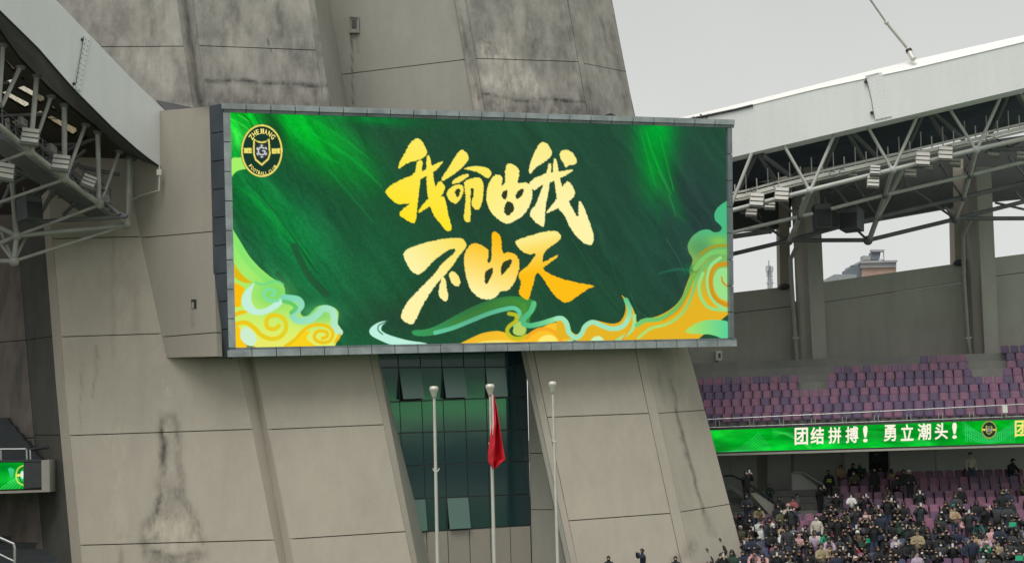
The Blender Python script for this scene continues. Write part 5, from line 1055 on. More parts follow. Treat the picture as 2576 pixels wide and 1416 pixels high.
eb = MB(); eb.box(RP(2527, 1029, .02), (.24, .16, .36)); tag(eb.build('junction_box', CATW), 'small white box clipped on the upper tier handrail', 'electrical box')
# board and seats carry on round the bend beyond the picture (seen in the glass)
cv = MB(); pts = [RP(2740, 1080), Vector((36, 68, 9.3)), Vector((44, 60, 9.6)), Vector((50, 48, 10.1)), Vector((54, 30, 10.7)), Vector((55, 5, 10.8)), Vector((54, -25, 10.8))]
for a, b in zip(pts, pts[1:]): cv.quadbox(a + Vector((0, 0, .62)), b + Vector((0, 0, .62)), b - Vector((0, 0, .62)), a - Vector((0, 0, .62)), (.3, .2, 0))
cvr = empty('side_ribbon_board', (45, 58, 8), 'green LED board carrying on round the side stand beyond the picture', 'LED board'); cv.build('led_panel', emis('led_green', RGB(110, 240, 140), 2.6), cvr)
m = MB()
for r in range(14):
    for sgn, zz in ((1, 12.0), (-1, 8.7)):
        o_ = r * .85; z_ = zz + r * .45 if sgn > 0 else zz - .35 * r
        for a, b in zip(pts[1:], pts[2:]):
            sh_ = Vector((o_ * .9 * (1 if sgn > 0 else -.55), o_ * .25 * (1 if sgn > 0 else -.5), 0)); m.quadbox(Vector((a.x, a.y, z_)) + sh_, Vector((b.x, b.y, z_)) + sh_, Vector((b.x, b.y, z_ - .4)) + sh_, Vector((a.x, a.y, z_ - .4)) + sh_, (.15, 0, 0))
tag(m.build('side_stand_terrace', plain('side_seats', (.07, .085, .10), .6, var=.4)), kind='structure')

# ------------------------------------------------------------------ seats
def seat_mesh(name):
    m = MB()
    # pan, curved back (two tilted slabs with bevelled shoulders), bracket
    m.quadbox((-.215, -.24, .02), (.215, -.24, .02), (.21, .16, -.01), (-.21, .16, -.01), (0, 0, -.04))
    for x0, x1, y0, y1 in ((-.22, -.12, .10, .14), (-.12, .12, .14, .14), (.12, .22, .14, .10)):
        m.quadbox((x0, y0 + .0, .05), (x1, y1 + .0, .05), (x1, y1 + .04, -.0), (x0, y0 + .04, -.0), (0, .03, 0))
        t0 = .38 if x0 < -.2 else .42; t1 = .38 if x1 > .2 else .42
        if x0 < -.2: t0, t1 = .375, .42
        elif x1 > .2: t0, t1 = .42, .375
        m.quadbox((x0 * (1 if x0 > -.2 else .95), y0 + .10, t0), (x1 * (1 if x1 < .2 else .95), y1 + .10, t1), (x1, y1, .0), (x0, y0, .0), (0, .025, 0))
    m.box((0, .1, -.18), (.06, .1, .3))
    return m.mesh(name)
SEATM = seat_mesh('stadium_seat')
SC_ = [('pale plum', plain('seat_plum', (.19, .085, .145), .45, scale=8)), ('dark violet', plain('seat_violet', (.095, .06, .125), .45, scale=8)), ('faded pink purple', plain('seat_pink', (.26, .11, .18), .45, scale=8)), ('grape purple', plain('seat_grape', (.15, .075, .145), .45, scale=8)), ('slate blue', plain('seat_slate', (.07, .085, .16), .45, scale=8))]
SEATM.materials.append(SC_[0][1])
seat_jobs = []; row_words = ['front', 'second', 'third', 'fourth', 'fifth', 'sixth', 'seventh', 'eighth', 'ninth', 'tenth', 'eleventh', 'twelfth', 'thirteenth', 'fourteenth', 'fifteenth', 'sixteenth', 'seventeenth']
def project(p):
    d = Vector(p) - CAM; z = d.dot(f0); return (W_ / 2 + F_ * d.dot(RGT) / z, H_ / 2 - F_ * d.dot(UPV) / z)
r3 = random.Random(11)
PITCH_S = .50
def tint(upper, i, k):
    q = (math.sin(i * 12.99 + k * 78.2) * 43758.5) % 1
    if upper: return 1 if q < .42 else (0 if q < .8 else 3)
    return 2 if q < .35 else (3 if q < .75 else 0)
for i in range(0, 9):
    for k in range(-4, 44):
        p = rowpt(upV(i), upY(i), k * PITCH_S + .12 * (i % 2)); x, y = project(p)
        if x < 1745 or x > 2600: continue
        if i >= 6 and x < 2095: continue
        if 4 <= i and 2012 < x < 2092: continue
        if i == 7 and x < 2325: continue
        if i >= 8 and x < 2530: continue
        if i >= 5 and 2440 < x < 2528: continue
        seat_jobs.append((p, tint(True, i, k), 'upper', i, x))
# ------------------------------------------------------------------ people
def body(name, J, E, rad, regions):
    """one continuous skinned body. J joints, E bones, rad radii, regions: slot of every bone"""
    me = bpy.data.meshes.new(name + '_cage'); names = list(J); me.from_pydata([J[n] for n in names], [(names.index(a), names.index(b)) for a, b, _ in E], [])
    o = bpy.data.objects.new(name + '_cage', me); COL.objects.link(o)
    sk = o.modifiers.new('skin', 'SKIN'); sk.use_smooth_shade = True; sk.branch_smoothing = .3
    lay = me.skin_vertices[0] if len(me.skin_vertices) else None
    for i, n in enumerate(names):
        r = rad[n]; lay.data[i].radius = r if isinstance(r, tuple) else (r, r)
    lay.data[names.index('pelvis')].use_root = True
    sb = o.modifiers.new('sub', 'SUBSURF'); sb.levels = 1; sb.render_levels = 1
    bpy.context.view_layer.update(); ev_ = o.evaluated_get(bpy.context.evaluated_depsgraph_get()); out = bpy.data.meshes.new_from_object(ev_); out.name = name
    bpy.data.objects.remove(o)
    bones = [(Vector(J[a]), Vector(J[b]), s_, (rad[a] if not isinstance(rad[a], tuple) else rad[a][0])) for a, b, s_ in E]
    for pl in out.polygons:
        c = pl.center; best = None
        for a, b, s_, rr in bones:
            ab = b - a; t = max(0, min(1, (c - a).dot(ab) / ab.length_squared)); dd = (c - (a + ab * t)).length - rr * .6
            if best is None or dd < best[0]: best = (dd, s_)
        pl.material_index = best[1]; pl.use_smooth = True
    return out
def skeleton(pose, coat=1.0):
    J = {}; rad = {}
    if pose.startswith('sit'):
        P0 = Vector((0, 0, .08)); lean = {'sit': .02, 'sit_lean': -.16, 'sit_phone': 0, 'sit_clap': -.04}[pose]
        J['pelvis'] = P0; J['waist'] = P0 + Vector((0, lean * .4, .17)); J['chest'] = P0 + Vector((0, lean, .36)); J['neck'] = P0 + Vector((0, lean * 1.25 - .01, .50)); J['head'] = P0 + Vector((0, lean * 1.5 - .04, .60)); J['crown'] = P0 + Vector((0, lean * 1.6 - .03, .70))
        for s_, n in ((-1, 'l'), (1, 'r')):
            J['hip' + n] = P0 + Vector((s_ * .09, -.05, -.01)); J['knee' + n] = P0 + Vector((s_ * .13, -.46, .0)); J['ank' + n] = P0 + Vector((s_ * .12, -.44, -.40)); J['toe' + n] = P0 + Vector((s_ * .13, -.58, -.46))
    else:
        J['pelvis'] = Vector((0, 0, .92)); J['waist'] = Vector((0, .01, 1.08)); J['chest'] = Vector((0, .0, 1.28)); J['neck'] = Vector((0, 0, 1.46)); J['head'] = Vector((0, -.03, 1.56)); J['crown'] = Vector((0, -.02, 1.67))
        for s_, n in ((-1, 'l'), (1, 'r')):
            J['hip' + n] = Vector((s_ * .09, 0, .86)); J['knee' + n] = Vector((s_ * .10, -.03, .48)); J['ank' + n] = Vector((s_ * .11, .01, .09)); J['toe' + n] = Vector((s_ * .13, -.15, .04))
    ch = J['chest']
    arms = {'sit': [(.05, -.12, -.26), (-.06, -.34, -.26), (-.02, -.40, -.27)], 'sit_lean': [(.06, -.16, -.24), (-.07, -.36, -.22), (-.03, -.42, -.20)], 'sit_phone': [(.05, -.20, -.20), (-.08, -.36, .0), (-.02, -.38, .08)], 'sit_clap': [(.09, -.20, -.16), (-.10, -.34, .02), (-.03, -.36, .10)],
            'stand': [(.07, .02, -.26), (.06, -.08, -.50), (.06, -.11, -.58)], 'stand_phone': [(.10, -.18, -.10), (-.08, -.28, .16), (-.02, -.28, .25)], 'stand_fold': [(.08, -.10, -.24), (-.10, -.24, -.20), (-.02, -.26, -.18)]}[pose]
    for s_, n in ((-1, 'l'), (1, 'r')):
        J['sho' + n] = ch + Vector((s_ * .18, 0, .07)); b = J['sho' + n]
        for q_, nm in zip(arms, ('elb', 'wri', 'han')):
            base = J['sho' + n] - Vector((0, 0, .07)) + Vector((0, 0, .07)); J[nm + n] = base + Vector((q_[0] * s_, q_[1], q_[2]))
    R = {'pelvis': (.15 * coat, .12 * coat), 'waist': (.145 * coat, .115 * coat), 'chest': (.165 * coat, .125 * coat), 'neck': (.062, .062), 'head': (.088, .098), 'crown': (.07, .078), 'hip': .095, 'knee': .068, 'ank': .048, 'toe': .04, 'sho': .078 * coat, 'elb': .06 * coat, 'wri': .045 * coat, 'han': .038}
    for n in J: rad[n] = R.get(n) or R[n[:-1]]
    E = [('pelvis', 'waist', 1), ('waist', 'chest', 1), ('chest', 'neck', 1), ('neck', 'head', 0), ('head', 'crown', 0)]
    for n in 'lr': E += [('pelvis', 'hip' + n, 2), ('hip' + n, 'knee' + n, 2), ('knee' + n, 'ank' + n, 2), ('ank' + n, 'toe' + n, 3), ('chest', 'sho' + n, 1), ('sho' + n, 'elb' + n, 1), ('elb' + n, 'wri' + n, 1), ('wri' + n, 'han' + n, 0)]
    return J, E, rad
BOD = {}
for pose in ('sit', 'sit_lean', 'sit_phone', 'sit_clap', 'stand', 'stand_phone', 'stand_fold'):
    J, E, rad = skeleton(pose, 1.34); me = body('person_' + pose, J, E, rad, None)
    for c_ in ('skin', 'coat', 'legs', 'shoes'): me.materials.append(plain('base_' + c_, (.2, .2, .2)))
    hd = J['head'].lerp(J['crown'], .45)
    def cap(long_):
        V = []; F = []; n = 12; mm_ = 6
        for j in range(mm_ + 1):
            ph = (math.pi * (.62 if not long_ else .75)) * j / mm_
            for i in range(n):
                t = 2 * math.pi * i / n; fr = max(0, -math.sin(t)); ph2 = ph * (1 - .42 * fr); V.append(hd + Vector((math.sin(ph2) * math.cos(t) * .105, math.sin(ph2) * math.sin(t) * .118 + .012, math.cos(ph2) * .128)))
        for j in range(mm_):
            for i in range(n): F.append((j * n + i, (j + 1) * n + i, (j + 1) * n + (i + 1) % n, j * n + (i + 1) % n))
        m = MB().add(V, F, True)
        if long_: m.ball(hd + Vector((0, .07, -.15)), .1, 8, 6, (1, .6, 1.7))
        return m.mesh('hair')
    hm = cap(False); hl = cap(True)
    mk = MB().ball(hd + Vector((0, -.075, -.055)), .05, 8, 5, (1.1, .7, .9)).mesh('face_mask')
    hood = MB().ball(J['neck'] + Vector((0, .09, .02)), .13, 10, 6, (1.1, .7, .8)).mesh('hood')
    face = MB(); face.ball(hd + Vector((0, -.098, -.035)), .016, 5, 4, (1, 1.2, 1.4))
    for s_ in (-1, 1): face.ball(hd + Vector((s_ * .034, -.088, -.005)), .012, 5, 3)
    BOD[pose] = (me, hm, hl, mk, hood, J)
SKN = [plain('skin_a', (.46, .29, .21), .6), plain('skin_b', (.36, .22, .155), .6)]
HAIR = [plain('black_hair', (.012, .011, .011), .5), plain('dark_brown_hair', (.035, .022, .015), .5)]
CO = {'black': (.014, .015, .017), 'charcoal': (.04, .043, .048), 'navy': (.018, .025, .05), 'dark green': (.02, .05, .035), 'olive': (.10, .10, .06), 'cream': (.55, .50, .42), 'white': (.66, .66, .64), 'pale pink': (.55, .33, .33), 'coral pink': (.60, .18, .19), 'red': (.42, .02, .03), 'khaki': (.30, .24, .15), 'lilac': (.42, .33, .42), 'teal': (.02, .10, .10), 'brown': (.12, .07, .045), 'maroon': (.12, .02, .03), 'grey': (.16, .165, .17), 'tan': (.38, .27, .17), 'jade green': (.02, .28, .14), 'orange': (.55, .2, .03), 'light blue': (.28, .36, .45)}
def cmat(c): return plain('cloth_' + c.replace(' ', '_'), CO[c], .85, scale=9, var=.2)
TR_ = {'black': plain('trousers_black', (.014, .014, .016), .8), 'blue': plain('trousers_denim', (.04, .065, .12), .8), 'grey': plain('trousers_grey', (.09, .09, .09), .8)}
SHO = [plain('white_shoes', (.6, .6, .58), .6), plain('black_shoes', (.02, .02, .02), .6)]
MASK = plain('white_mask', (.72, .74, .76), .7); JADE = plain('jade_card', (.03, .42, .22), .6); PHONE = plain('pale_phone', (.7, .7, .72), .3); HIV = plain('hi_vis_band', (.65, .8, .08), .5)
def person(p, pose, coat, label, yaw=0.0, sc_=1.0, trous='black', hair=0, long_=False, mask=False, hood=False, item=None, grp='spectators in the lower right stand', hat=None, shoes=1, vest=False):
    me, hm, hl, mk, hoo, J = BOD[pose]; o = bpy.data.objects.new('person', me); COL.objects.link(o); o.location = p; o.rotation_euler = (0, 0, yaw); o.scale = (sc_,) * 3
    tag(o, label, 'person', grp)
    for k_, mt in enumerate((SKN[hair % 2], cmat(coat), TR_[trous], SHO[shoes])):
        o.material_slots[k_].link = 'OBJECT'; o.material_slots[k_].material = mt
    def kid(nm, m_, mt):
        c = bpy.data.objects.new(nm, m_); COL.objects.link(c); c.parent = o
        if not m_.materials: m_.materials.append(mt)
        c.material_slots[0].link = 'OBJECT'; c.material_slots[0].material = mt; return c
    kid('hair' if not hat else 'hat', hl if long_ else hm, hat or HAIR[hair])
    if mask: kid('face_mask', mk, MASK)
    if hood: kid('hood', hoo, cmat(coat))
    if vest:
        m = MB(); w = J['waist']
        for dz in (0, .1): m.lathe(w + Vector((0, 0, dz)), [(.175, 0), (.18, .045)], 12)
        c = m.mesh('reflective_band'); kid('reflective_band', c, HIV)
    if item:
        h_ = (J['hanl'] + J['hanr']) / 2
        M3 = Matrix.Translation(o.location) @ Matrix.Rotation(yaw, 4, 'Z') @ Matrix.Scale(sc_, 4)
        if item == 'card': m = MB().box(h_ + Vector((0, -.05, .06)), (.30, .02, .20)); nm, mt, lb, ct = 'green_card', JADE, 'green card held by ', 'card'
        else: m = MB().box(h_ + Vector((0, -.05, .06)), (.08, .012, .15)); nm, mt, lb, ct = 'phone', PHONE, 'phone held by ', 'phone'
        ii = m.mesh(nm); ii.materials.append(mt); q_ = bpy.data.objects.new(nm, ii); COL.objects.link(q_); q_.matrix_world = M3
        tag(q_, ' '.join((lb + label).split()[:16]), ct, 'green cards held by spectators' if item == 'card' else 'phones held by spectators')
    return o
occupied = {}; pr = random.Random(21)
cw = [('black', 80), ('charcoal', 22), ('navy', 12), ('dark green', 6), ('olive', 6), ('cream', 5), ('white', 5), ('pale pink', 5), ('khaki', 4), ('lilac', 3), ('teal', 2), ('brown', 4), ('maroon', 2), ('grey', 6), ('tan', 4), ('coral pink', 1), ('light blue', 2), ('jade green', 1)]
bag = [c for c, n in cw for _ in range(n)]
ordn = ['leftmost', 'second', 'third', 'fourth', 'fifth', 'sixth', 'seventh', 'eighth', 'ninth', 'tenth', 'eleventh', 'twelfth', 'thirteenth', 'fourteenth', 'fifteenth', 'sixteenth', 'seventeenth', 'eighteenth', 'nineteenth', 'twentieth', 'twenty-first', 'twenty-second', 'twenty-third', 'twenty-fourth', 'twenty-fifth', 'twenty-sixth', 'twenty-seventh', 'twenty-eighth', 'twenty-ninth', 'thirtieth', 'thirty-first', 'thirty-second', 'thirty-third', 'thirty-fourth', 'thirty-fifth']
def dens(x, y):
    if y < 1212: return .14 if x > 2180 else .5
    if y < 1245: return .08 if x > 2300 else .12
    if y < 1270: return .16 if x > 2180 else .0
    if y < 1300: return .45 if x > 2180 else .3
    if x < 1860 and y < 1360: return .35
    return .72 if y > 1325 else .5
JB = lambda j: j
for j in range(0, 16):
    cnt = 0
    for k in range(-3, 40):
        p = rowpt(loV(j), loY(j), k * PITCH_S + .1 * (j % 2)); x, y = project(p)
        if x > 2600: continue
        if j < 6 and x < 2108 + 6 * j * .5: continue
        if j < 6 and x < 2110: continue
        lim = 1846 - max(0, y - 1318) * .72
        if x < lim - 4: continue
        if pr.random() < dens(x, y) * (.55 + .9 * float(vnoise(np.array(x / 46.0), np.array(y / 30.0), 8))) and x < 2592:
            standing = pr.random() < (.22 if y > 1290 else .12); c = pr.choice(bag); cnt += 1
            pose = pr.choice(('stand', 'stand_phone', 'stand_fold')) if standing else pr.choice(('sit', 'sit', 'sit_lean', 'sit_lean', 'sit_phone', 'sit_clap'))
            long_ = pr.random() < .3; mask = pr.random() < .1; hood = pr.random() < .4; item = ('card' if pr.random() < .035 else ('phone' if 'phone' in pose and pr.random() < .3 else None)); 
            if item == 'card' and pose not in ('sit', 'sit_phone', 'sit_clap', 'stand_phone', 'stand_fold'): item = None
            hat = None; hw = 'dark hair'
            if pr.random() < .09: hat = cmat(pr.choice(('cream', 'pale pink', 'black', 'white'))); hw = 'a beanie'
            if long_ and not hat: hw = 'long dark hair'
            lb = 'person in %s coat with %s, %s of %s row up the lower stand' % (c, hw + (' and mask' if mask else ''), ordn[min(cnt - 1, 34)], 'PLACE')
            base_p = p + Vector((pr.uniform(-.05, .05), -.02, 0)) if not standing else p + Vector((pr.uniform(-.08, .08), -.32, -.42))
            occupied[(j, k)] = (base_p, pose, c, hw, mask, cnt, j, dict(yaw=pr.uniform(-.5, .5), sc_=pr.uniform(1.0, 1.15) * (.8 if pr.random() < .06 else 1), trous=pr.choice(('black', 'black', 'blue', 'grey')), hair=int(pr.random() < .3), long_=long_, mask=mask, hood=hood, item=item, hat=hat, shoes=int(pr.random() < .6)))
            seat_jobs.append((p, tint(False, j, k), 'under', j, x)) if not standing else seat_jobs.append((p, tint(False, j, k), 'lower', j, x))
        else:
            t_ = tint(False, j, k)
            if j > 9 and pr.random() < .5: t_ = 4
            seat_jobs.append((p, t_, 'lower', j, x))
vis_rows = 'top second third fourth fifth sixth seventh eighth ninth tenth eleventh twelfth thirteenth fourteenth fifteenth sixteenth'.split()
verb = {'sit': 'sitting', 'sit_lean': 'leaning forward', 'sit_phone': 'sitting, arms raised', 'sit_clap': 'sitting, clapping', 'stand': 'standing', 'stand_phone': 'standing, arms up', 'stand_fold': 'standing, hands folded'}
for (j, k), (p, pose, c, hw, mask, cnt, jj, kw) in occupied.items():
    lb = '%s coat%s, %s along, %s row down' % (c, {'dark hair': '', 'a beanie': ' and beanie', 'long dark hair': ', long hair'}[hw] + (', masked' if mask else ''), 'first' if cnt == 1 else ordn[min(cnt - 1, 34)], vis_rows[jj])
    person(p, pose, c, 'person in ' + lb, **kw)
# seats: the 300 that show largest as things, the others and those sat on joined
vis = [s_ for s_ in seat_jobs if s_[2] != 'under']; vis.sort(key=lambda s_: (s_[0] - CAM).length); key = {}
ind = vis[:300]; rest = vis[300:] + [s_ for s_ in seat_jobs if s_[2] == 'under']
SEAT_V = {}
for n_, (cn, mt) in enumerate(SC_):
    me = SEATM.copy(); me.materials.clear(); me.materials.append(mt); me.name = 'stadium_seat'; SEAT_V[n_] = me
yawS = math.atan(SL)
ind.sort(key=lambda s_: (s_[2], s_[3], s_[4])); cc = {}
for p, tn, tier, row, x in ind:
    cc[(tier, row)] = cc.get((tier, row), 0) + 1
    o = bpy.data.objects.new('stadium_chair', SEAT_V[tn]); COL.objects.link(o); o.location = p; o.rotation_euler = (0, 0, yawS)
    rwd = (row_words[row] + ' row up from the railing') if tier == 'upper' else (vis_rows[row] + ' row of the lower stand')
    tag(o, '%s plastic seat, %s empty one along the %s' % (SC_[tn][0], 'first' if cc[(tier, row)] == 1 else ordn[min(cc[(tier, row)] - 1, 34)], rwd), 'seat', 'empty seats of the %s tier' % tier)
allm = []
for n_, (cn, mt) in enumerate(SC_):
    V = []; F = []; bv = [v.co.copy() for v in SEATM.vertices]; bf = [tuple(pl.vertices) for pl in SEATM.polygons]; Rz = Matrix.Rotation(yawS, 3, 'Z')
    for p, tn, tier, row, x in rest:
        if tn != n_: continue
        k = len(V); V += [p + Rz @ v for v in bv]; F += [tuple(i + k for i in f) for f in bf]
    allm.append((V, F))
VV = []; FF = []; MI = []
for n_, (V, F) in enumerate(allm): k = len(VV); VV += V; FF += [tuple(i + k for i in f) for f in F]; MI += [n_] * len(F)
me = mesh('seat_rows', VV, FF); [me.materials.append(mt) for _, mt in SC_]; me.polygons.foreach_set('material_index', MI)
tag(link('seat_rows', me), 'remaining purple stadium seats, occupied ones and back rows', 'seats', kind='stuff')

# ------------------------------------------------------------------ entrance stair, portal walls, rails, special figures
qd = lambda x, y: (1750.6 + x / 4.655, 1111.7 + y / 4.655)
def dwall(name, pts, Y, th, mat, parent): m = MB(); m.quadbox(*[P(*qd(x, y), Y) for x, y in pts], (0, th, 0)); return m.build(name, mat, parent)
ent = empty('entrance_stair', P(1900, 1300, 77), 'concrete entrance stairs with sloping side walls left of the lower seats', 'stairs')
dwall('side_parapet', [(300, 470), (330, 460), (950, 790), (950, 925)], 77.4, .25, C_step, ent); 
dwall('side_parapet', [(640, 600), (700, 590), (960, 760), (940, 930)], 76.2, .25, C_wall, ent)
for i in range(9):
    y = 600 + i * 38; MB().quadbox(P(*qd(300 + i * 4, y), 79 - i * .3), P(*qd(690 + i * 30, y), 79 - i * .3), P(*qd(690 + i * 30, y + 40), 79 - i * .3), P(*qd(300 + i * 4, y + 40), 79 - i * .3), (0, .45, 0)).build('step', C_step, ent)
pw = empty('portal_wall', P(2050, 1300, 78), 'grey side wall of the stand entrance with a sloping top and steel handrail', 'wall')
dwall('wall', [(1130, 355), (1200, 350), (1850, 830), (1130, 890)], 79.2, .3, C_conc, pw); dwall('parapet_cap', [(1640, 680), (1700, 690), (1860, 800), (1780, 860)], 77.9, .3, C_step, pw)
dwall('landing', [(1100, 890), (1560, 915), (1560, 1000), (1100, 1000)], 77.5, .6, C_step, pw)
hr = empty('handrail', P(*qd(1200, 350), 79), 'bent stainless handrail on the portal wall behind the standing fans', 'handrail')
MB().path([P(*qd(1130, 362), 78.8), P(*qd(1160, 350), 78.8), P(*qd(1250, 350), 78.8), P(*qd(1500, 500), 78.4), P(*qd(1780, 690), 77.6), P(*qd(1780, 760), 77.6)], .04, 6).build('rail', STEEL, hr)
hr = empty('handrail', P(*qd(420, 390), 78), 'dark handrail on the stair behind the man filming with his phone', 'handrail')
MB().path([P(*qd(330, 395), 77.9), P(*qd(430, 390), 77.9), P(*qd(560, 455), 77.5), P(*qd(760, 590), 76.8), P(*qd(960, 720), 76)], .05, 6).build('rail', DARKG, hr)
for x, y in ((700, 560), (800, 640), (900, 690)): MB().tube(P(*qd(x, y), 76.4), P(*qd(x, y + 70), 76.4), .03, n=6).build('post', DARKG, hr)
sl_ = MB(); sl_.quadbox(P(*qd(1046, 120), 84.2), P(*qd(1066, 120), 84.2), P(*qd(1066, 620), 84.2), P(*qd(1046, 620), 84.2), (0, .2, 0)); tag(sl_.build('bright_slit_strip', WHT), 'white strip standing in for the bright slit in the concourse wall', 'post')  # white strip put in for the light coming through the slit
def stand_at(zx, zy_top, zy_feet, Y, coat, label, pose='stand', qf=None, **k):
    qf = qf or qd; x, yt = qf(zx, zy_top); _, yf = qf(zx, zy_feet); f = P(x, yf, Y); hgt = P(x, yt, Y).z - f.z; person(f, pose, coat, label, sc_=max(.8, min(1.1, hgt / 1.74)), **k)
stand_at(600, 320, 765, 74.6, 'black', 'man in black standing on the stairs, masked, filming with a raised phone', 'stand_phone', mask=True, item='phone', yaw=.4, shoes=0)
stand_at(1465, 500, 918, 76.2, 'black', 'person all in black by the portal wall with white shoes, raising a phone', 'stand_phone', item='phone', yaw=.5, shoes=0)
stand_at(1570, 605, 985, 75.4, 'charcoal', 'person in charcoal jacket standing right of the all-black figure', 'stand_fold', yaw=.3, trous='grey')
stand_at(1660, 600, 960, 75.0, 'black', 'person holding two pale phones below the steel handrail', 'stand_phone', item='phone', yaw=-.3, trous='grey')
stand_at(1570, 320, 700, 78.0, 'black', 'steward in black with yellow reflective stripes above the handrail', 'stand', hat=HAIR[0], vest=True)
stand_at(1200, 600, 940, 76.5, 'grey', 'person in long grey coat at the portal wall left of the steps', 'stand', yaw=.4)
stand_at(1150, 640, 980, 76.0, 'coral pink', 'person in coral pink jacket beside the stair wall', 'stand_fold', yaw=-.3)
stand_at(990, 630, 1000, 75.6, 'black', 'dark-haired person with scarf at the foot of the stair wall', 'stand', long_=True)
stand_at(1075, 735, 1080, 75.2, 'black', 'person in black with pale collar under the coral pink jacket', 'stand_fold', hood=True)
stand_at(1160, 745, 1080, 74.9, 'charcoal', 'masked person in dark coat right of the pale collar', 'stand', mask=True)
stand_at(875, 490, 800, 76.8, 'dark green', 'person in dark green resting arms on the stair wall', 'stand_fold')
stand_at(1225, 830, 1150, 74.6, 'cream', 'person in cream puffer jacket beneath the long grey coat', 'stand', hood=True)
stand_at(560, 840, 1250, 72.6, 'black', 'person in long black coat at the left end of the seats, looking back', 'stand', long_=True, yaw=2.6)
stand_at(640, 880, 1260, 72.2, 'black', 'person in black with white mask at the left end of the seats', 'stand', mask=True)
stand_at(840, 910, 1290, 71.9, 'charcoal', 'person in knee-length dark puffer coat and cap standing sideways', 'stand', hat=cmat('black'), yaw=1.0)
stand_at(1010, 960, 1300, 71.6, 'tan', 'person in tan and brown puffer jacket holding a drink', 'stand_fold', long_=True, yaw=.5)
stand_at(1060, 1150, 1560, 69.4, 'charcoal', 'person in slate jacket with folded arms, standing tall near the bottom', 'stand_fold')
stand_at(1225, 1085, 1420, 70.4, 'pale pink', 'child in pale pink hooded jacket', 'stand', hat=cmat('pale pink'), hood=True)
stand_at(1150, 1060, 1420, 70.6, 'pale pink', 'person in pink coat with raised white hood left of the pink child', 'stand', hat=cmat('white'), hood=True)
stand_at(1400, 1060, 1420, 70.4, 'lilac', 'person in pale lilac coat with white hairband', 'stand', long_=True)
stand_at(1570, 1120, 1450, 70.0, 'pale pink', 'person in blush coat beside the lilac coat', 'stand', hat=cmat('pale pink'))
stand_at(1880, 1190, 1560, 69.2, 'red', 'person in bright red jacket standing near the bottom edge', 'stand_fold')
stand_at(1790, 785, 1180, 73.8, 'black', 'man in black zipped jacket on the row above the red jacket', 'stand_fold')
stand_at(135, 1125, 1560, 68.6, 'cream', 'person in cream padded coat with ponytail at the foot of the tower leg', 'stand', long_=True, grp='spectators at the tower foot')
stand_at(180, 1220, 1560, 68.2, 'black', 'person in black beside the cream coat at the tower foot', 'stand', yaw=.5, grp='spectators at the tower foot')
qe = lambda x, y: (2154.4 + x / 4.655, 1111.7 + y / 4.655)
stand_at(1310, 250, 640, 78.6, 'black', 'steward with yellow hi-vis stripes raising his hands in the top row', 'stand_phone', qf=qe, vest=True, item='phone')
stand_at(240, 330, 640, 78.4, 'khaki', 'person in khaki parka with backpack in the doorway', 'stand', qf=qe, yaw=2.9)
stand_at(425, 315, 620, 78.2, 'tan', 'person with long black hair in beige coat seen from behind', 'stand', qf=qe, long_=True, yaw=3.0)
stand_at(290, 290, 600, 79.2, 'black', 'dark figure in the doorway behind the khaki parka', 'stand', qf=qe)
stand_at(130, 130, 500, 83.6, 'black', 'shadowy figure standing inside the dark doorway, left one', 'stand', qf=qe, yaw=.6)
stand_at(250, 110, 500, 83.8, 'charcoal', 'shadowy figure standing inside the dark doorway, right one', 'stand', qf=qe, yaw=-.4)
stand_at(1640, 670, 1040, 74.6, 'black', 'broad figure in black coat turned away, right part of the stand', 'stand', qf=qe, yaw=2.7)
stand_at(370, 500, 880, 76.0, 'olive', 'person in camouflage jacket standing by the aisle', 'stand', qf=qe, yaw=.8)
stand_at(500, 1160, 1560, 69.6, 'white', 'person in white top under the raised green scarf', 'stand_phone', qf=qe, item='card', trous='black')
stand_at(995, 1180, 1580, 69.2, 'black', 'man in open black coat over a red shirt', 'stand', qf=qe)
stand_at(1300, 1200, 1580, 69.2, 'white', 'person in white fluffy coat and cream beanie', 'stand', qf=qe, hat=cmat('cream'), long_=True)
stand_at(1440, 1195, 1580, 69.0, 'white', 'person in shiny white puffer jacket, middle of three', 'stand_fold', qf=qe, long_=True)
stand_at(1530, 1190, 1580, 69.1, 'cream', 'person in cream coat and pink beanie with white mask', 'stand', qf=qe, hat=cmat('pale pink'), mask=True)
stand_at(1190, 1250, 1600, 69.0, 'dark green', 'person in dark green jacket left of the white coats', 'stand', qf=qe)
qz = lambda x, y: (830.6 + x / 2.519, 862.5 + y / 2.519)
stand_at(1770, 1372, 1560, 62, 'black', 'head of a dark-haired person at the bottom edge below the right leg, leftmost', 'stand', qf=qz, grp='heads at the bottom edge')
stand_at(1985, 1325, 1514, 62, 'navy', 'person in navy at the bottom edge raising an arm, centre of three', 'stand_phone', qf=qz, yaw=-1.2, grp='heads at the bottom edge')
stand_at(2195, 1374, 1562, 62, 'black', 'head of a person at the bottom edge nearest the right stand', 'stand', qf=qz, grp='heads at the bottom edge')
fr = MB(); fr.box((3.5, 61, 1.1), (26, 5, .3)); tag(fr.build('front_walkway', C_step), kind='structure')
gd = MB()
for x in np.arange(-8, 16, 4): gd.box((x, 61, .5), (.4, 4, 1.0))
tag(gd.build('walkway_support', C_step), kind='structure')

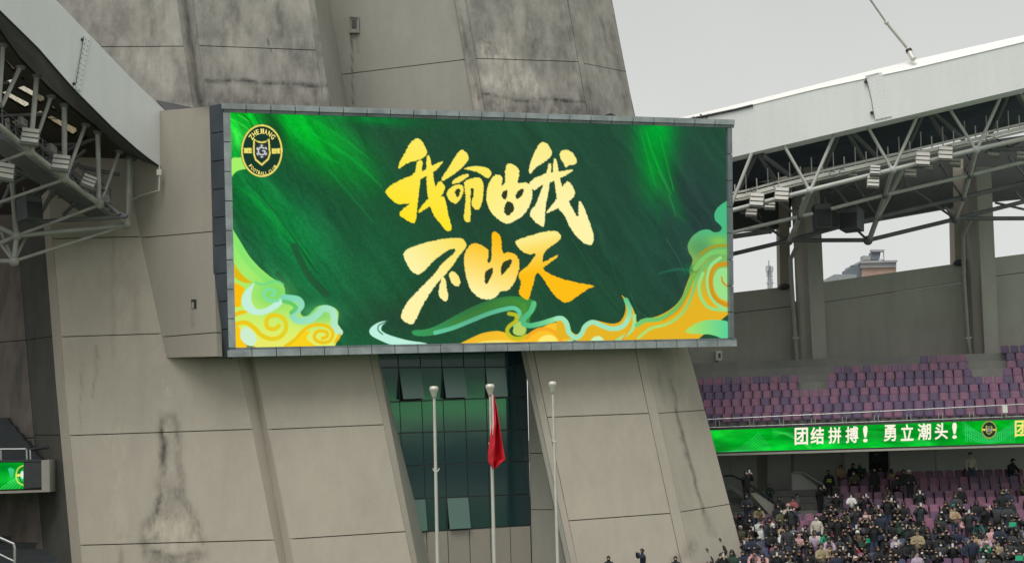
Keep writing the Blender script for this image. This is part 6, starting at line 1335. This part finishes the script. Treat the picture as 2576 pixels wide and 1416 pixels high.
# ================================================================== left stand corner
zl = lambda x, y: (x / 2.3 / 1.5652, (1600 + y / 2.3) / 1.5652)
ls = empty('left_stand', P(30, 1250, 64), 'dark corner of the left stand with stepped terraces', 'stand')
LB = RGB(58, 66, 70)
DST = plain('dark_terrace', (.05, .056, .06), .9, scale=1)
for i in range(6):
    y = 100 + i * 70; xr = 60 + i * 58
    m = MB(); m.quadbox(*[P(*zl(a, b), 63.9 - .25 * i) for a, b in ((-200, y), (xr, y), (xr + 50, y + 72), (-200, y + 72))], (0, .9, 0)); m.build('terrace_step', DST, ls)
    m = MB(); m.quadbox(*[P(*zl(a, b), 63.5 - .5 * i) for a, b in ((-200, 1180 + i * 62), (330 + i * 62, 1165 + i * 62), (390 + i * 62, 1235 + i * 62), (-200, 1245 + i * 62))], (0, .9, 0)); m.build('terrace_step', DST, ls)
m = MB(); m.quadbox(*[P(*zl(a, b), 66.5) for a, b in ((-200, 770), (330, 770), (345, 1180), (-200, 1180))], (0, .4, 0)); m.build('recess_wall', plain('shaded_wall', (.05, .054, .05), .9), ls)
lb_ = empty('left_ribbon_board', P(40, 1240, 61.5), 'end of the green LED ribbon board at the left picture edge', 'LED board')
YQ = 61.5
RBL = [(-60, 1163.5), (59.2, 1162.5), (59.2, 1228.5), (-60, 1233)]
def paint_lb(c):
    X, Y = c.X, c.Y; c.C[:] = (0, 165, 35); c.blob(10, 1175, 40, 14, 0, (0, 130, 40), .9); c.blob(10, 1205, 60, 14, 0, (20, 215, 60), .8)
    for i in range(6): c.stroke([(0 + i * 9, 1232), (20 + i * 8, 1215 - i), (42 + i * 5, 1200)], 1.5, (110, 240, 150), op=.8)
    for i in range(8): c.stroke([(-60, 1190 + i * 4), (20, 1196 + i * 3)], 1, (0, 110, 40), op=.6)
    c.poly([(20, 1178), (28, 1175), (34, 1178), (38, 1182), (36, 1188), (33, 1200), (28, 1204), (25, 1190)], (60, 200, 130))
    c.stroke([(59, 1170), (46, 1178), (41, 1195), (46, 1212), (59, 1220)], 2.4, (240, 232, 110)); c.stroke([(59, 1175), (52, 1180), (49, 1195), (52, 1208), (59, 1214)], 2, (30, 70, 40))
    c.poly([(42, 1192), (59, 1190), (59, 1197), (42, 1198)], (240, 232, 110), it=0); c.poly([(52, 1186), (59, 1182), (59, 1204), (53, 1202)], (230, 235, 235))
make_display('led_panel', [P(x, y, YQ) for x, y in RBL], 90, 50, paint_lb, lb_, RBL, 2)
MB().quadbox(*[P(x, y, YQ) for x, y in ((59.4, 1162.5), (104, 1161), (105, 1225), (59.4, 1228.5))], (0, .4, 0)).build('blank_panel', DARKG, lb_)
MB().quadbox(*[P(x, y, YQ - .02) for x, y in ((104, 1157), (124, 1155), (125, 1233), (105, 1234))], (0, 1, 0)).build('end_cap', C_wall, lb_)
MB().quadbox(*[P(x, y, YQ - .15) for x, y in ((-60, 1236), (125, 1231.5), (125, 1236.5), (-60, 1243))], (0, 1.2, 0)).build('concrete_ledge', C_box, lb_)
MB().quadbox(*[P(x, y, YQ - .03) for x, y in ((-60, 1158), (104, 1154.5), (104, 1160.5), (-60, 1162.5))], (0, .6, 0)).build('top_ledge', DARKG, lb_)
MB().quadbox(*[P(x, y, YQ + .1) for x, y in ((-60, 1160), (104, 1160), (104, 1234), (-60, 1236))], (0, .4, 0)).build('cabinet', BLACK, lb_)
a_ = P(-60, 1236, YQ); b_ = P(122, 1232, YQ); m = MB(); m.quadbox(Vector((-60, YQ + .2, a_.z)), b_ + Vector((0, .2, 0)), b_ + Vector((.6, 7, 0)), Vector((-60, YQ + 7, a_.z)), (0, 0, .35)); m.build('shade_slab', C_side, lb_)  # unseen slab added to keep the recess below it dark
m = MB(); m.quadbox(Vector((-60, YQ - 30, a_.z - .2)), Vector((a_.x - 2.2, YQ - 30, a_.z - .2)), Vector((a_.x - 2.2, YQ + .2, a_.z - .2)), Vector((-60, YQ + .2, a_.z - .2)), (0, 0, 1.6)); m.build('shade_slab', C_side, lb_)  # unseen slab left of the view, added to shade this corner
lr = empty('left_railing', P(40, 1150, 61.8), 'low steel railing above the left LED board', 'railing')
MB().path([P(-60, 1130, 61.8), P(66, 1129, 61.8)], .05, 6).build('top_rail', STEEL, lr)
for x in (2, 67, 76): MB().tube(P(x, 1130, 61.8), P(x + 1, 1158, 61.8), .04, n=6).build('post', STEEL, lr)
MB().path([P(78, 1130, 61.8), P(120, 1124, 61.8), P(122, 1130, 61.8)], .07, 6).build('dark_end_rail', BLACK, lr)
hl_ = empty('handrail', P(36, 1380, 60), 'bright bent handrail at the lower left corner', 'handrail')
MB().path([P(-60, 1330, 60), P(0, 1352, 60), P(34, 1367, 60), P(37, 1378, 60), P(37, 1500, 60)], .06, 8).build('rail', STEEL, hl_); MB().path([P(-60, 1370, 60), P(0, 1394, 60), P(37, 1412, 60)], .05, 8).build('mid_rail', STEEL, hl_)

# ================================================================== flagpoles and flag
def flagpole(zx, zy, Y, label, ring, R_=1.0):
    x = 830.6 + zx / 2.519; y = 862.5 + zy / 2.519; top = P(x, y, Y); o = empty('flagpole', Vector((top.x, Y, 0)), label, 'flagpole', 'three flagpoles in front of the tower')
    w = Y / 3700 * R_
    MB().tube(Vector((top.x, Y, 0)), top - Vector((0, 0, .3)), 5.6 * w, 3.1 * w, 16).build('pole', POLE, o)
    MB().lathe(top, [(.001, 0), (9.5 * w, -.02), (11.3 * w, -.1), (11.3 * w, -.14), (10 * w, -.19), (6.5 * w, -.36), (5.6 * w, -.40), (5.4 * w, -.46), (3 * w, -.46)], 20).build('cap', CAPM, o)
    z = P(x, 862.5 + ring / 2.519, Y).z; m = MB(); n = 14
    pts_ = [Vector((top.x, Y, z)) + Vector((7.2 * w * math.cos(t) + .02, -.03, 7.2 * w * math.sin(t))) for t in [math.pi * .95 + i * math.pi * 1.1 / n for i in range(n + 1)]]
    m.path(pts_, .028, 6); m.build('hook', CAPM, o)
    m = MB(); m.tube(Vector((top.x + 4.5 * w, Y - .05, 2)), top + Vector((3.6 * w, -.05, -.4)), .008, n=4); m.build('halyard', STEEL, o)
    return top
flagpole(657, 272, 58, 'left flagpole of three, bare, with a wide white cap', 795)
t2 = flagpole(1012, 258, 58, 'middle flagpole carrying the red flag', 632)
flagpole(1408, 242, 58, 'right flagpole of three, bare, in front of the right leg', 610, .9)
RED = plain('red_flag_cloth', (.66, .012, .03), .65, scale=3, var=.1); m_ = RED
zf = lambda x, y: (830.6 + x / 2.519, 862.5 + y / 2.519)
Lx = [(325, 1028), (400, 1029), (500, 1030), (560, 1018), (640, 1008), (700, 1000), (750, 1000), (772, 1012), (795, 1040)]; Rx = [(325, 1034), (400, 1056), (500, 1070), (560, 1080), (660, 1096), (740, 1110), (760, 1080), (780, 1062), (795, 1044)]
V = []; F = []; nv_, nu_ = 60, 24
for j in range(nv_ + 1):
    y = 325 + 470 * j / nv_; xl = float(np.interp(y, [q[0] for q in Lx], [q[1] for q in Lx])); xr = float(np.interp(y, [q[0] for q in Rx], [q[1] for q in Rx]))
    for i in range(nu_ + 1):
        u = i / nu_; am = .03 + .24 * min(1, j / 22); x = xl + (xr - xl) * u
        V.append(P(*zf(x, y), 57.9 - .12 + am * math.sin(u * 10 + j * .035) + .07 * math.sin(u * 19 + j * .09) + .03 * math.sin(j * .35 + u * 6) - .1 * math.sin(j / nv_ * 3.1)))
for j in range(nv_):
    for i in range(nu_): a = j * (nu_ + 1) + i; F.append((a, a + 1, a + nu_ + 2, a + nu_ + 1))
me = mesh('flag', V, F); me.polygons.foreach_set('use_smooth', [True] * len(F)); fo = link('flag', me, None, RED); so_ = fo.modifiers.new('thick', 'SOLIDIFY'); so_.thickness = .01
tag(fo, 'red flag hanging limp and folded from the middle pole', 'flag')
m = MB(); m.quadbox(*[P(*zf(x, y), 57.6) for x, y in ((1024, 322), (1033, 330), (1040, 578), (1028, 582))], (0, .02, 0)); m.build('header_strip', plain('flag_header', (.75, .6, .6), .7), fo)
# small dark gable shapes on the top edge of the screen and at the roof end
tag(MB().add([P(1514, 292, 67.5), P(1537, 285, 67.5), P(1553, 293, 67.5), P(1514, 292, 68.5), P(1537, 285, 68.5), P(1553, 293, 68.5)], [(0, 2, 1), (3, 4, 5), (0, 1, 4, 3), (1, 2, 5, 4), (0, 3, 5, 2)]).build('vent_cowl', BLACK), 'small black gable cowl on the top edge of the screen', 'cowl')
tag(MB().add([P(394, 252, 64.5), P(489, 272, 64.2), P(455, 277, 62.9), P(418, 279, 62.9), P(394, 252, 65.5), P(489, 272, 65.2), P(455, 277, 63.9), P(418, 279, 63.9)], [(0, 3, 2, 1), (4, 5, 6, 7), (0, 1, 5, 4), (3, 7, 6, 2), (1, 2, 6, 5), (0, 4, 7, 3)]).build('dark_canopy', DARKG), 'dark triangular sheet canopy between roof girder and tower', 'canopy')
